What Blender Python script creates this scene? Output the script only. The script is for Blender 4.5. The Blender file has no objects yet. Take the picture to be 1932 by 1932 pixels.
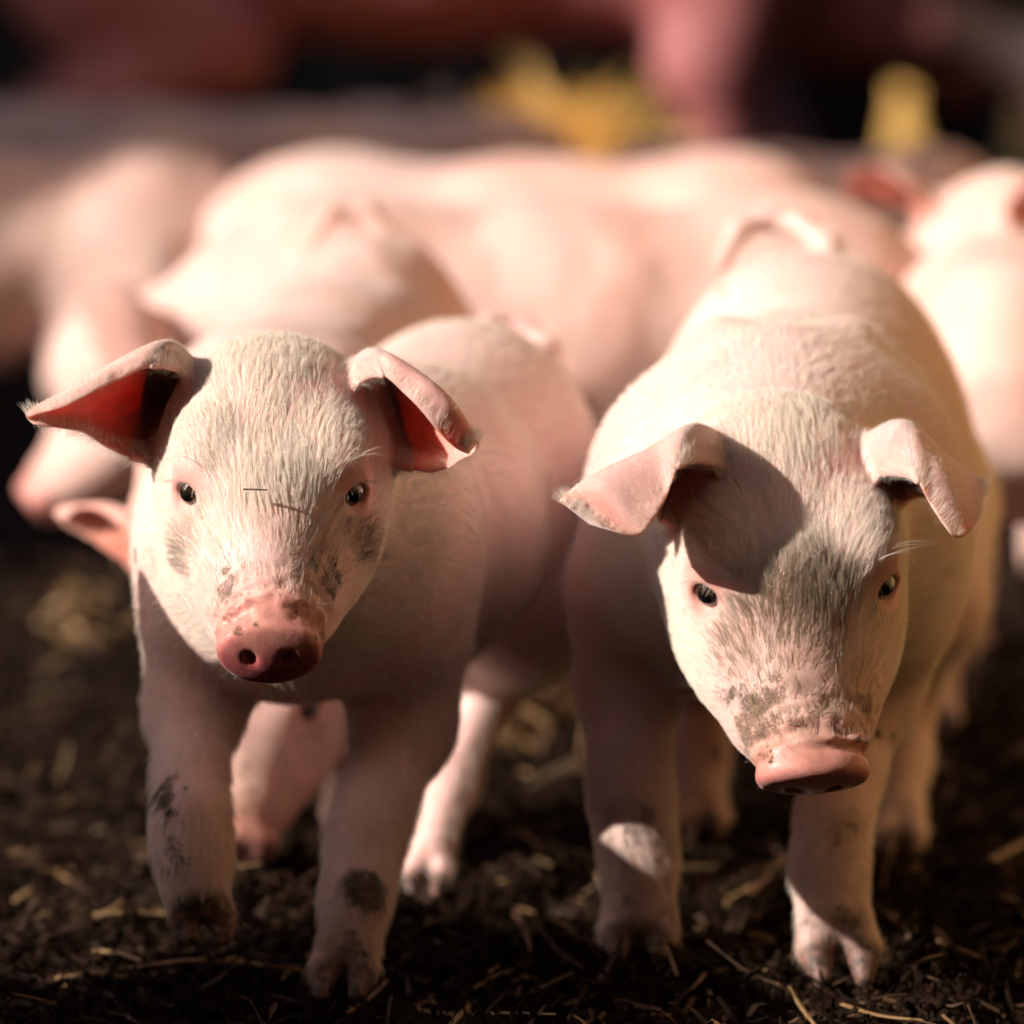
import bpy, math, random, time
import numpy as np
from mathutils import Matrix, Vector
from mathutils.bvhtree import BVHTree
import openvdb

T0 = time.time()
rng = np.random.default_rng(7)
random.seed(7)
sc = bpy.context.scene
COL = sc.collection
R = math.radians

# ------------------------------------------------------------------ camera
CAM_H, PITCH, FPX, FRAME = 0.44, R(6.6), 8986.0, 1932.0
cam_d = bpy.data.cameras.new('camera')
cam = bpy.data.objects.new('camera', cam_d)
COL.objects.link(cam)
cam.location = (0, 0, CAM_H)
cam.rotation_euler = (R(90) - PITCH, 0, 0)
cam_d.sensor_width = 36.0
cam_d.lens = 36.0 * FPX / FRAME
cam_d.clip_start, cam_d.clip_end = 0.05, 400
cam_d.dof.use_dof = True
cam_d.dof.focus_distance = 1.925
cam_d.dof.aperture_fstop = 5.6
sc.camera = cam

# ------------------------------------------------------------------ world, sun, exposure
SUN_TO = Vector((-0.82, -0.35, 0.45)).normalized()
world = bpy.data.worlds.new('World')
sc.world = world
world.use_nodes = True
wn = world.node_tree
for n in list(wn.nodes):
    wn.nodes.remove(n)
sky = wn.nodes.new('ShaderNodeTexSky')
sky.sky_type = 'NISHITA'
sky.sun_disc = False
sky.sun_elevation = math.asin(SUN_TO.z)
sky.sun_rotation = math.atan2(SUN_TO.x, SUN_TO.y)
sky.air_density = 0.5
sky.dust_density = 3.0
sky.ozone_density = 0.2
bg = wn.nodes.new('ShaderNodeBackground')
bg.inputs['Strength'].default_value = 0.075
wo = wn.nodes.new('ShaderNodeOutputWorld')
wn.links.new(sky.outputs[0], bg.inputs[0])
wn.links.new(bg.outputs[0], wo.inputs[0])
sun_d = bpy.data.lights.new('sun', 'SUN')
sun_d.energy = 5.0
sun_d.angle = R(0.55)
sun_d.color = (1.0, 0.91, 0.80)
sun = bpy.data.objects.new('sun', sun_d)
COL.objects.link(sun)
sun.rotation_euler = SUN_TO.to_track_quat('Z', 'Y').to_euler()
sun.location = SUN_TO * 10

vs = sc.view_settings
vs.view_transform = 'Standard'
vs.look = 'None'
vs.gamma = 1.0
vs.exposure = 0.5
sc.cycles.use_denoising = True
sc.cycles.max_bounces = 5
sc.cycles.use_adaptive_sampling = True
sc.cycles.adaptive_threshold = 0.05
sc.cycles.transmission_bounces = 4
sc.cycles.volume_bounces = 0

# ------------------------------------------------------------------ helpers
CP, SP = math.cos(PITCH), math.sin(PITCH)


def W(u, v, Y):
    """point at ground-plan distance Y seen at pixel (u, v) of the 1932 px frame"""
    a = (u - FRAME / 2) / FPX
    b = (FRAME / 2 - v) / FPX
    d = np.array([a, CP + b * SP, -SP + b * CP])
    return np.array([0, 0, CAM_H]) + d * (Y / d[1])


def PX(r, Y):
    return r * Y / FPX


def G(u, v):
    """ground point under pixel"""
    a = (u - FRAME / 2) / FPX
    b = (FRAME / 2 - v) / FPX
    d = np.array([a, CP + b * SP, -SP + b * CP])
    return np.array([0, 0, CAM_H]) + d * (-CAM_H / d[2])


def project(P):
    q = np.asarray(P) - np.array([0, 0, CAM_H])
    depth = q[..., 1] * CP - q[..., 2] * SP
    up = q[..., 1] * SP + q[..., 2] * CP
    return FRAME / 2 + FPX * q[..., 0] / depth, FRAME / 2 - FPX * up / depth, depth


def rotm(rx=0, ry=0, rz=0):
    return np.array(Matrix.Rotation(R(rz), 3, 'Z') @ Matrix.Rotation(R(ry), 3, 'Y') @ Matrix.Rotation(R(rx), 3, 'X'))


def hash3(i, j, k, s=0):
    n = (i * 374761393 + j * 668265263 + k * 2147483647 + s * 974634777) & 0xFFFFFFFF
    n = ((n ^ (n >> 13)) * 1274126177) & 0xFFFFFFFF
    n = ((n ^ (n >> 16)) * 2246822519) & 0xFFFFFFFF
    return ((n ^ (n >> 15)) & 0xFFFFFF) / float(0xFFFFFF)


def vnoise(P, s=0):
    P = np.asarray(P, float)
    I = np.floor(P).astype(np.int64)
    F = P - I
    F = F * F * (3 - 2 * F)
    x, y, z = I[..., 0], I[..., 1], I[..., 2]
    fx, fy, fz = F[..., 0], F[..., 1], F[..., 2]
    r = 0
    for a in (0, 1):
        for b in (0, 1):
            for c in (0, 1):
                w = (fx if a else 1 - fx) * (fy if b else 1 - fy) * (fz if c else 1 - fz)
                r = r + w * hash3(x + a, y + b, z + c, s)
    return r * 2 - 1


def fbm(P, octv=4, s=0):
    P = np.asarray(P, float)
    a, t = 1.0, 0
    for o in range(octv):
        t = t + a * vnoise(P * (2.03 ** o) + 13.7 * o, s + o)
        a *= 0.5
    return t


def sstep(a, b, x):
    t = np.clip((x - a) / (b - a), 0, 1)
    return t * t * (3 - 2 * t)


def put(name, me, parent=None, mat=None, **props):
    o = bpy.data.objects.new(name, me)
    COL.objects.link(o)
    if parent is not None:
        o.parent = parent
    if mat is not None and me is not None:
        me.materials.clear()
        for m in (mat if isinstance(mat, (list, tuple)) else [mat]):
            me.materials.append(m)
    for k, v in props.items():
        o[k] = v
    return o


def mesh_np(name, V, F, smooth=True):
    me = bpy.data.meshes.new(name)
    V = np.ascontiguousarray(V, np.float32)
    F = np.ascontiguousarray(F, np.int32)
    n = F.shape[1]
    me.vertices.add(len(V))
    me.vertices.foreach_set('co', V.ravel())
    me.loops.add(F.size)
    me.loops.foreach_set('vertex_index', F.ravel())
    me.polygons.add(len(F))
    me.polygons.foreach_set('loop_start', np.arange(0, F.size, n, dtype=np.int32))
    me.update(calc_edges=True)
    me.polygons.foreach_set('use_smooth', np.full(len(F), smooth))
    me.validate()
    return me


def set_attr(me, name, arr):
    a = me.attributes.new(name, 'FLOAT', 'POINT')
    a.data.foreach_set('value', np.ascontiguousarray(arr, np.float32))


# ------------------------------------------------------------------ implicit sculpting
class Field:
    def __init__(self):
        self.ops = []

    def add(self, fn, lo, hi, k=0.012, sub=False):
        self.ops.append((fn, np.asarray(lo, float), np.asarray(hi, float), k, sub))

    def cone(self, a, b, ra, rb, k=0.012, sub=False):
        a = np.asarray(a, float); b = np.asarray(b, float)
        ba = b - a
        l2 = ba @ ba + 1e-12

        def fn(P):
            t = np.clip(((P - a) @ ba) / l2, 0, 1)
            q = P - a - t[:, None] * ba
            return np.sqrt((q * q).sum(1)) - (ra + (rb - ra) * t)
        m = max(ra, rb)
        self.add(fn, np.minimum(a, b) - m, np.maximum(a, b) + m, k, sub)

    def chain(self, pts, k=0.012):
        for (a, ra), (b, rb) in zip(pts[:-1], pts[1:]):
            self.cone(a, b, ra, rb, k)

    def ell(self, c, r, rot=None, k=0.02, sub=False):
        c = np.asarray(c, float); r = np.asarray(r, float)
        M = np.eye(3) if rot is None else np.asarray(rot)

        def fn(P):
            q = (P - c) @ M
            k0 = np.sqrt(((q / r) ** 2).sum(1)) + 1e-9
            k1 = np.sqrt(((q / (r * r)) ** 2).sum(1)) + 1e-9
            return k0 * (k0 - 1) / k1
        e = np.sqrt(((M * r) ** 2).sum(1))
        self.add(fn, c - e, c + e, k, sub)

    def torus(self, c, R0, r0, rot, k=0.004, sx=1.0, sz=1.0, sub=False):
        """ring round the local Y axis, stretched sx, sz in its plane"""
        c = np.asarray(c, float); M = np.asarray(rot)

        def fn(P):
            q = (P - c) @ M
            d = np.sqrt((q[:, 0] / sx) ** 2 + (q[:, 2] / sz) ** 2) - R0
            return np.sqrt((d * min(sx, sz)) ** 2 + q[:, 1] ** 2) - r0
        e = R0 * max(sx, sz) + r0
        self.add(fn, c - e, c + e, k, sub)

    def sheet(self, ear, k=0.006):
        self.add(lambda P: ear.dist(P), ear.lo - 0.004, ear.hi + 0.004, k)

    def eval(self, P, far=0.05):
        d = np.full(len(P), far)
        for fn, lo, hi, k, sub in self.ops:
            m = far * 0.6 + k
            s = np.all((P > lo - m) & (P < hi + m), axis=1)
            if not s.any():
                continue
            b = fn(P[s])
            a = d[s]
            if sub:
                b = -b
                h = np.maximum(k - np.abs(a - b), 0) / k
                d[s] = np.maximum(a, b) + h * h * k * 0.25
            else:
                h = np.maximum(k - np.abs(a - b), 0) / k
                d[s] = np.minimum(a, b) - h * h * k * 0.25
        return d

    def bounds(self):
        lo = np.min([o[1] for o in self.ops if not o[4]], axis=0)
        hi = np.max([o[2] for o in self.ops if not o[4]], axis=0)
        return lo, hi

    def mesh(self, h):
        lo, hi = self.bounds()
        lo = lo - 4 * h; hi = hi + 4 * h
        n = np.ceil((hi - lo) / h).astype(int) + 1
        far = 6 * h
        g = np.full(tuple(n), far, np.float32)
        for fn, bl, bh, k, sub in self.ops:
            m = far + k
            i0 = np.clip(np.floor((bl - m - lo) / h).astype(int), 0, n)
            i1 = np.clip(np.ceil((bh + m - lo) / h).astype(int) + 1, 0, n)
            if np.any(i1 <= i0):
                continue
            ax = [lo[t] + h * np.arange(i0[t], i1[t]) for t in range(3)]
            P = np.stack(np.meshgrid(*ax, indexing='ij'), -1).reshape(-1, 3)
            sl = tuple(slice(i0[t], i1[t]) for t in range(3))
            a = g[sl].reshape(-1)
            b = fn(P).astype(np.float32)
            if sub:
                b = -b
                q = np.maximum(k - np.abs(a - b), 0) / k
                r = np.maximum(a, b) + q * q * k * 0.25
            else:
                q = np.maximum(k - np.abs(a - b), 0) / k
                r = np.minimum(a, b) - q * q * k * 0.25
            g[sl] = r.reshape(g[sl].shape)
        g = np.clip(g, -far, far)
        grid = openvdb.FloatGrid(float(far))
        grid.copyFromArray(g)
        pts, quads = grid.convertToQuads(0.0)
        V = lo + np.asarray(pts, float) * h
        F = np.asarray(quads, np.int64)
        e = 0.35 * h
        for it in range(2):
            d, N = self.normal(V, e)
            V = V - N * np.clip(d, -h, h)[:, None]
        # orientation
        fn_ = np.cross(V[F[:, 1]] - V[F[:, 0]], V[F[:, 2]] - V[F[:, 0]])
        if (fn_ * N[F[:, 0]]).sum() < 0:
            F = F[:, ::-1]
        return V, F, N

    def normal(self, V, e):
        K = np.array([[1, -1, -1], [-1, -1, 1], [-1, 1, -1], [1, 1, 1]], float)
        g = 0; dd = 0
        for q in K:
            d = self.eval(V + q * e)
            g = g + q[None, :] * d[:, None]
            dd = dd + d * 0.25
        ln = np.linalg.norm(g, axis=1, keepdims=True) + 1e-12
        # the tetra mean approximates the value; slope for the Newton step
        slope = ln[:, 0] / (4 * e)
        return dd / np.clip(slope, 0.3, 3), g / ln


def spline(P, n):
    """Catmull-Rom along axis 0"""
    P = np.asarray(P, float)
    m = len(P)
    A = np.concatenate([[2 * P[0] - P[1]], P, [2 * P[-1] - P[-2]]])
    t = np.linspace(0, m - 1 - 1e-9, n)
    i = np.floor(t).astype(int)
    f = (t - i).reshape((-1,) + (1,) * (P.ndim - 1))
    p0, p1, p2, p3 = A[i], A[i + 1], A[i + 2], A[i + 3]
    return 0.5 * (2 * p1 + (p2 - p0) * f + (2 * p0 - 5 * p1 + 4 * p2 - p3) * f * f + (3 * p1 - p0 - 3 * p2 + p3) * f ** 3)


class Ear:
    """net: rows base->tip, columns lip ... lower rim, world points"""

    def __init__(self, net, flip, th=0.0021, nu=34, nv=34, base=1.0):
        net = np.asarray(net, float)
        S = spline(net, nu)
        S = np.swapaxes(spline(np.swapaxes(S, 0, 1), nv), 0, 1)
        self.S = S
        V = S.reshape(-1, 3)
        q = np.arange(nu * nv).reshape(nu, nv)
        a, b, c, d = q[:-1, :-1].ravel(), q[1:, :-1].ravel(), q[1:, 1:].ravel(), q[:-1, 1:].ravel()
        T = np.concatenate([np.stack([a, b, c], 1), np.stack([a, c, d], 1)])
        if flip:
            T = T[:, ::-1]
        self.rowof = np.concatenate([(a // nv), (a // nv)]) / (nu - 2)
        self.colof = np.concatenate([(a % nv), (a % nv)]) / (nv - 2)
        self.bvh = BVHTree.FromPolygons([Vector(v) for v in V], [tuple(int(x) for x in t) for t in T])
        self.lo, self.hi = V.min(0), V.max(0)
        self.th = th
        self.flip = flip
        keep = T[self.rowof < base]
        self.bvh_base = BVHTree.FromPolygons([Vector(v) for v in V], [tuple(int(x) for x in t) for t in keep]) if base < 1 else self.bvh

    def thin(self, t0, t1, n=64):
        S = spline(self.S, n)
        S = np.swapaxes(spline(np.swapaxes(S, 0, 1), n), 0, 1)
        rw = np.linspace(0, 1, n)
        fq = 1 - 0.55 * np.clip((rw - 0.72) / 0.28, 0, 1) ** 2.2
        mid = S[:, n // 2:n // 2 + 1]
        S = mid + (S - mid) * fq[:, None, None]
        du = np.gradient(S, axis=0); dv = np.gradient(S, axis=1)
        Nn = np.cross(du, dv); Nn /= np.linalg.norm(Nn, axis=2, keepdims=True) + 1e-12
        if self.flip:
            Nn = -Nn
        row = np.linspace(0, 1, n)[:, None] + np.zeros((1, n)); col = np.zeros((n, 1)) + np.linspace(-1, 1, n)[None]
        edge = np.sqrt(np.clip(1 - np.abs(col) ** 9, 0, 1)) * np.sqrt(np.clip(1 - row ** 14, 0, 1))
        th = (t0 + (t1 - t0) * np.clip(row * 1.25, 0, 1) ** 0.7) * np.maximum(edge, 0.04)
        th = th * (1 + 0.08 * fbm(S * 120, 2, 3))
        wob = 0.0007 * fbm(S * 70, 2, 17) * sstep(0.2, 0.6, row)
        C = S + Nn * wob[..., None]
        A = (C + Nn * th[..., None]).reshape(-1, 3); B = (C - Nn * th[..., None]).reshape(-1, 3)
        q = np.arange(n * n).reshape(n, n)
        f = np.stack([q[:-1, :-1].ravel(), q[1:, :-1].ravel(), q[1:, 1:].ravel(), q[:-1, 1:].ravel()], 1)
        if self.flip:
            f = f[:, ::-1]
        m = n * n
        F = [f, f[:, ::-1] + m]
        ring = np.concatenate([q[:, 0], q[-1, 1:], q[::-1, -1][1:], q[0, ::-1][1:-1]])
        nx = np.roll(ring, -1)
        st = np.stack([ring, ring + m, nx + m, nx], 1)
        F.append(st[:, ::-1] if self.flip else st)
        nr = Nn.reshape(-1, 3)
        out = (S - S[:, n // 2:n // 2 + 1]).reshape(-1, 3); out /= np.linalg.norm(out, axis=1, keepdims=True) + 1e-9
        e = (1 - edge.reshape(-1, 1)) ** 0.5
        NA = nr * (1 - e) + out * e; NB = -nr * (1 - e) + out * e
        NN = np.concatenate([NA, NB]); NN /= np.linalg.norm(NN, axis=1, keepdims=True) + 1e-9
        return np.concatenate([A, B]), np.concatenate(F), NN

    def near(self, P):
        n = len(P)
        d = np.empty(n); side = np.empty(n); row = np.empty(n); col = np.empty(n)
        f = self.bvh.find_nearest
        for i in range(n):
            co, no, idx, dist = f(P[i])
            d[i] = dist
            side[i] = (P[i][0] - co[0]) * no[0] + (P[i][1] - co[1]) * no[1] + (P[i][2] - co[2]) * no[2]
            row[i] = self.rowof[idx]
            col[i] = self.colof[idx]
        return d, side, row, col

    def dist(self, P):
        # far points: cheap bbox distance, near points: exact
        q = np.maximum(np.maximum(self.lo - P, P - self.hi), 0)
        out = np.sqrt((q * q).sum(1)) + 0.004
        s = out < 0.016
        idx = np.nonzero(s)[0]
        if len(idx):
            f = self.bvh_base.find_nearest
            out[idx] = np.array([f(p)[3] for p in P[idx]]) - self.th
        return out


# ------------------------------------------------------------------ materials
def new_mat(name):
    m = bpy.data.materials.new(name)
    m.use_nodes = True
    nt = m.node_tree
    for n in list(nt.nodes):
        nt.nodes.remove(n)
    out = nt.nodes.new('ShaderNodeOutputMaterial')
    return m, nt, out


def N_(nt, typ, **kw):
    n = nt.nodes.new(typ)
    for k, v in kw.items():
        if k in n.inputs:
            n.inputs[k].default_value = v
        else:
            setattr(n, k, v)
    return n


def rgb(c):
    return (c[0], c[1], c[2], 1.0)


def mixc(nt, fac, a, b):
    m = nt.nodes.new('ShaderNodeMix')
    m.data_type = 'RGBA'
    for sock, v in ((0, fac), (6, a), (7, b)):
        if hasattr(v, 'links') or hasattr(v, 'is_linked'):
            nt.links.new(v, m.inputs[sock])
        else:
            m.inputs[sock].default_value = v if sock == 0 else rgb(v)
    return m.outputs[2]


def math_(nt, op, a, b=None, clamp=False):
    m = nt.nodes.new('ShaderNodeMath')
    m.operation = op
    m.use_clamp = clamp
    for i, v in enumerate((a, b)):
        if v is None:
            continue
        if hasattr(v, 'is_linked'):
            nt.links.new(v, m.inputs[i])
        else:
            m.inputs[i].default_value = v
    return m.outputs[0]


def ramp(nt, fac, stops):
    r = nt.nodes.new('ShaderNodeValToRGB')
    el = r.color_ramp.elements
    while len(el) < len(stops):
        el.new(0.5)
    for e, (p, c) in zip(el, stops):
        e.position = p
        e.color = rgb(c) if isinstance(c, (tuple, list)) else (c, c, c, 1)
    nt.links.new(fac, r.inputs[0])
    return r.outputs[0]


def noise(nt, scale, detail=4, rough=0.55, vec=None, dist=0.0):
    n = nt.nodes.new('ShaderNodeTexNoise')
    n.inputs['Scale'].default_value = scale
    n.inputs['Detail'].default_value = detail
    n.inputs['Roughness'].default_value = rough
    n.inputs['Distortion'].default_value = dist
    if vec is not None:
        nt.links.new(vec, n.inputs['Vector'])
    return n.outputs[0]


def attr(nt, name):
    a = nt.nodes.new('ShaderNodeAttribute')
    a.attribute_name = name
    return a.outputs['Fac']


def skin_material(name, base, base2, sss=0.35, hero=False, sheen=0.2, dirt=0.0):
    m, nt, out = new_mat(name)
    geo = nt.nodes.new('ShaderNodeNewGeometry')
    pos = geo.outputs['Position']
    p = nt.nodes.new('ShaderNodeBsdfPrincipled')
    n1 = noise(nt, 14, 3, vec=pos)
    c = mixc(nt, ramp(nt, n1, [(0.35, 0.0), (0.7, 1.0)]), base, base2)
    n2 = noise(nt, 420, 3, vec=pos)
    c = mixc(nt, math_(nt, 'MULTIPLY', ramp(nt, n2, [(0.4, 0.0), (0.75, 1.0)]), 0.35), c, (base2[0] * 0.86, base2[1] * 0.72, base2[2] * 0.66))
    if dirt:
        dn = noise(nt, 24, 5, 0.62, vec=pos)
        c = mixc(nt, math_(nt, 'MULTIPLY', ramp(nt, dn, [(0.5, 0.0), (0.72, 1.0)]), dirt), c, (0.30, 0.19, 0.12))
        dp = noise(nt, 9, 3, 0.5, vec=pos)
        c = mixc(nt, math_(nt, 'MULTIPLY', ramp(nt, dp, [(0.45, 0.0), (0.7, 1.0)]), 0.6), c, (0.78, 0.42, 0.34))
    c = mixc(nt, math_(nt, 'MULTIPLY', attr(nt, 'pink'), 0.8), c, (0.64, 0.27, 0.22))
    c = mixc(nt, attr(nt, 'earin'), c, mixc(nt, ramp(nt, noise(nt, 70, 4, 0.6, vec=pos), [(0.35, 0.0), (0.7, 1.0)]), (0.74, 0.28, 0.20), (0.55, 0.16, 0.12)))
    nose = attr(nt, 'nose')
    nn = noise(nt, 160, 4, vec=pos)
    c = mixc(nt, nose, c, mixc(nt, ramp(nt, nn, [(0.3, 0.0), (0.75, 1.0)]), (0.70, 0.33, 0.28), (0.55, 0.19, 0.16)))
    wet_shade = attr(nt, 'wet_shade')
    c = mixc(nt, wet_shade, c, mixc(nt, ramp(nt, nn, [(0.3, 0.0), (0.75, 1.0)]), (0.42, 0.09, 0.10), (0.24, 0.045, 0.055)))
    mudn = noise(nt, 260, 5, 0.65, vec=pos)
    mud = attr(nt, 'mud')
    mudf = noise(nt, 1100, 4, 0.7, vec=pos)
    mm = math_(nt, 'ADD', mud, math_(nt, 'ADD', math_(nt, 'MULTIPLY', math_(nt, 'SUBTRACT', mudn, 0.5), 2.0), math_(nt, 'MULTIPLY', math_(nt, 'SUBTRACT', mudf, 0.5), 2.2)))
    mm = math_(nt, 'MULTIPLY', ramp(nt, mm, [(0.28, 0.0), (0.95, 1.0)]), ramp(nt, mud, [(0.02, 0.0), (0.2, 1.0)]))
    mudc = mixc(nt, ramp(nt, noise(nt, 500, 3, vec=pos), [(0.3, 0.0), (0.7, 1.0)]), (0.028, 0.020, 0.013), (0.20, 0.135, 0.085))
    c = mixc(nt, mm, c, mudc)
    grime = attr(nt, 'grime')
    c = mixc(nt, math_(nt, 'MULTIPLY', grime, ramp(nt, mudn, [(0.25, 0.35), (0.7, 1.0)])), c, (0.24, 0.145, 0.075))
    if hero:
        sp = nt.nodes.new('ShaderNodeTexVoronoi')
        sp.inputs['Scale'].default_value = 48
        nt.links.new(pos, sp.inputs['Vector'])
        sx_ = nt.nodes.new('ShaderNodeSeparateXYZ')
        nt.links.new(sp.outputs['Color'], sx_.inputs[0])
        rad = math_(nt, 'MULTIPLY', ramp(nt, sx_.outputs[0], [(0.55, 0.0), (1.0, 1.0)]), 0.075)
        dd = math_(nt, 'ADD', sp.outputs['Distance'], math_(nt, 'MULTIPLY', math_(nt, 'SUBTRACT', mudf, 0.5), 0.06))
        c = mixc(nt, math_(nt, 'MULTIPLY', math_(nt, 'LESS_THAN', dd, rad), 0.85), c, (0.06, 0.04, 0.025))
        bl = noise(nt, 55, 4, 0.6, vec=pos)
        c = mixc(nt, math_(nt, 'MULTIPLY', ramp(nt, bl, [(0.52, 0.0), (0.75, 1.0)]), 0.4), c, (0.60, 0.30, 0.24))
    hoof = attr(nt, 'hoof')
    c = mixc(nt, hoof, c, mixc(nt, ramp(nt, mudn, [(0.35, 0.0), (0.6, 1.0)]), (0.30, 0.15, 0.12), (0.05, 0.035, 0.028)))
    nt.links.new(c, p.inputs['Base Color'])
    rgh = math_(nt, 'SUBTRACT', 0.55, math_(nt, 'ADD', math_(nt, 'MULTIPLY', nose, 0.17), math_(nt, 'MULTIPLY', wet_shade, 0.15)))
    nt.links.new(rgh, p.inputs['Roughness'])
    p.inputs['Specular IOR Level'].default_value = 0.4
    ssw = math_(nt, 'MULTIPLY', math_(nt, 'SUBTRACT', 1.0, mm, True), sss)
    if sss > 0.2:
        ssw = math_(nt, 'ADD', ssw, math_(nt, 'MULTIPLY', attr(nt, 'earin'), 0.6), True)
    nt.links.new(ssw, p.inputs['Subsurface Weight'])
    p.inputs['Subsurface Radius'].default_value = (1.0, 0.34, 0.22)
    p.inputs['Subsurface Scale'].default_value = 0.006
    p.inputs['Sheen Weight'].default_value = sheen
    p.inputs['Sheen Roughness'].default_value = 0.4
    p.inputs['Sheen Tint'].default_value = (1.0, 0.93, 0.82, 1)
    if hero:
        vo = nt.nodes.new('ShaderNodeTexVoronoi')
        vo.feature = 'DISTANCE_TO_EDGE'
        vo.inputs['Scale'].default_value = 700
        nt.links.new(pos, vo.inputs['Vector'])
        cell = ramp(nt, vo.outputs['Distance'], [(0.0, 0.0), (0.12, 1.0)])
        hgt = math_(nt, 'ADD', math_(nt, 'MULTIPLY', cell, math_(nt, 'ADD', math_(nt, 'MULTIPLY', nose, 0.10), 0.05)), math_(nt, 'MULTIPLY', noise(nt, 300, 4, vec=pos), 0.7))
        hgt = math_(nt, 'ADD', hgt, math_(nt, 'MULTIPLY', mm, math_(nt, 'MULTIPLY', mudn, 4.0)))
        b = nt.nodes.new('ShaderNodeBump')
        b.inputs['Strength'].default_value = 0.55
        b.inputs['Distance'].default_value = 0.0006
        nt.links.new(hgt, b.inputs['Height'])
        nt.links.new(b.outputs[0], p.inputs['Normal'])
    nt.links.new(p.outputs[0], out.inputs['Surface'])
    return m


def hair_material(name, col, col2):
    m, nt, out = new_mat(name)
    hi = nt.nodes.new('ShaderNodeHairInfo')
    c = mixc(nt, hi.outputs['Random'], col, col2)
    c = mixc(nt, math_(nt, 'MULTIPLY', attr(nt, 'dirt'), 0.85), c, (0.22, 0.135, 0.06))
    c = mixc(nt, attr(nt, 'caked'), c, (0.035, 0.025, 0.016))
    d = nt.nodes.new('ShaderNodeBsdfPrincipled')
    nt.links.new(c, d.inputs['Base Color'])
    d.inputs['Roughness'].default_value = 0.38
    d.inputs['Specular IOR Level'].default_value = 0.5
    t = nt.nodes.new('ShaderNodeBsdfTranslucent')
    nt.links.new(c, t.inputs['Color'])
    mx = nt.nodes.new('ShaderNodeMixShader')
    mx.inputs[0].default_value = 0.45
    nt.links.new(d.outputs[0], mx.inputs[1])
    nt.links.new(t.outputs[0], mx.inputs[2])
    nt.links.new(mx.outputs[0], out.inputs['Surface'])
    return m


def simple(name, c, c2=None, scale=60, rough=0.8, bump=0.0, **kw):
    m, nt, out = new_mat(name)
    p = nt.nodes.new('ShaderNodeBsdfPrincipled')
    geo = nt.nodes.new('ShaderNodeNewGeometry')
    f = noise(nt, scale, 5, 0.6, vec=geo.outputs['Position'])
    nt.links.new(mixc(nt, ramp(nt, f, [(0.3, 0.0), (0.7, 1.0)]), c, c2 or c), p.inputs['Base Color'])
    p.inputs['Roughness'].default_value = rough
    if bump:
        b = nt.nodes.new('ShaderNodeBump')
        b.inputs['Distance'].default_value = bump
        nt.links.new(noise(nt, scale * 4, 5, 0.6, vec=geo.outputs['Position']), b.inputs['Height'])
        nt.links.new(b.outputs[0], p.inputs['Normal'])
    for k, v in kw.items():
        p.inputs[k].default_value = v
    nt.links.new(p.outputs[0], out.inputs['Surface'])
    return m


def soil_material():
    m, nt, out = new_mat('dark manure soil')
    p = nt.nodes.new('ShaderNodeBsdfPrincipled')
    geo = nt.nodes.new('ShaderNodeNewGeometry')
    pos = geo.outputs['Position']
    a = noise(nt, 45, 6, 0.65, vec=pos)
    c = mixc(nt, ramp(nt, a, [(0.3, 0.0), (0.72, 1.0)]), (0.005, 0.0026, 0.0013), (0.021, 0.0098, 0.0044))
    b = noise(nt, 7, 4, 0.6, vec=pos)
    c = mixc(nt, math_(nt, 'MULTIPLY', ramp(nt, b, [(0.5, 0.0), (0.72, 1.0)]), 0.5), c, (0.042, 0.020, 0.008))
    nt.links.new(c, p.inputs['Base Color'])
    nt.links.new(ramp(nt, noise(nt, 90, 3, vec=pos), [(0.3, 0.55), (0.7, 0.95)]), p.inputs['Roughness'])
    p.inputs['Specular IOR Level'].default_value = 0.12
    bm = nt.nodes.new('ShaderNodeBump')
    bm.inputs['Distance'].default_value = 0.003
    nt.links.new(noise(nt, 380, 6, 0.7, vec=pos), bm.inputs['Height'])
    nt.links.new(bm.outputs[0], p.inputs['Normal'])
    nt.links.new(p.outputs[0], out.inputs['Surface'])
    return m


MAT = {}
MAT['skin'] = skin_material('piglet skin', (0.80, 0.61, 0.57), (0.75, 0.47, 0.45), hero=True)
MAT['skin_far'] = skin_material('herd skin', (0.74, 0.55, 0.50), (0.70, 0.46, 0.42), sss=0.0, dirt=0.3)
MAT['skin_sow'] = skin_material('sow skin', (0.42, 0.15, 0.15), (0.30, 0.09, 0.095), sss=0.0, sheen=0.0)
MAT['skin_dark'] = skin_material('dark pig skin', (0.022, 0.010, 0.009), (0.035, 0.014, 0.012), sss=0.0, sheen=0.0)
MAT['hair'] = hair_material('pale bristle', (0.96, 0.92, 0.85), (0.90, 0.82, 0.72))
MAT['soil'] = soil_material()
MAT['clod'] = simple('soil clod', (0.005, 0.0025, 0.0012), (0.023, 0.0100, 0.0042), 120, 0.9, 0.001, **{'Specular IOR Level': 0.12})
MAT['straw'] = simple('dry straw', (0.36, 0.22, 0.10), (0.19, 0.11, 0.045), 150, 0.55, 0.0003)
MAT['straw_dark'] = simple('soiled straw', (0.10, 0.046, 0.018), (0.026, 0.012, 0.0055), 150, 0.7, 0.0003)
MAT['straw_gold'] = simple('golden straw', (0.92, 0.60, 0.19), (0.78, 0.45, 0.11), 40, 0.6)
MAT['twig'] = simple('reddish twig', (0.14, 0.06, 0.035), (0.07, 0.03, 0.02), 150, 0.7)


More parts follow.
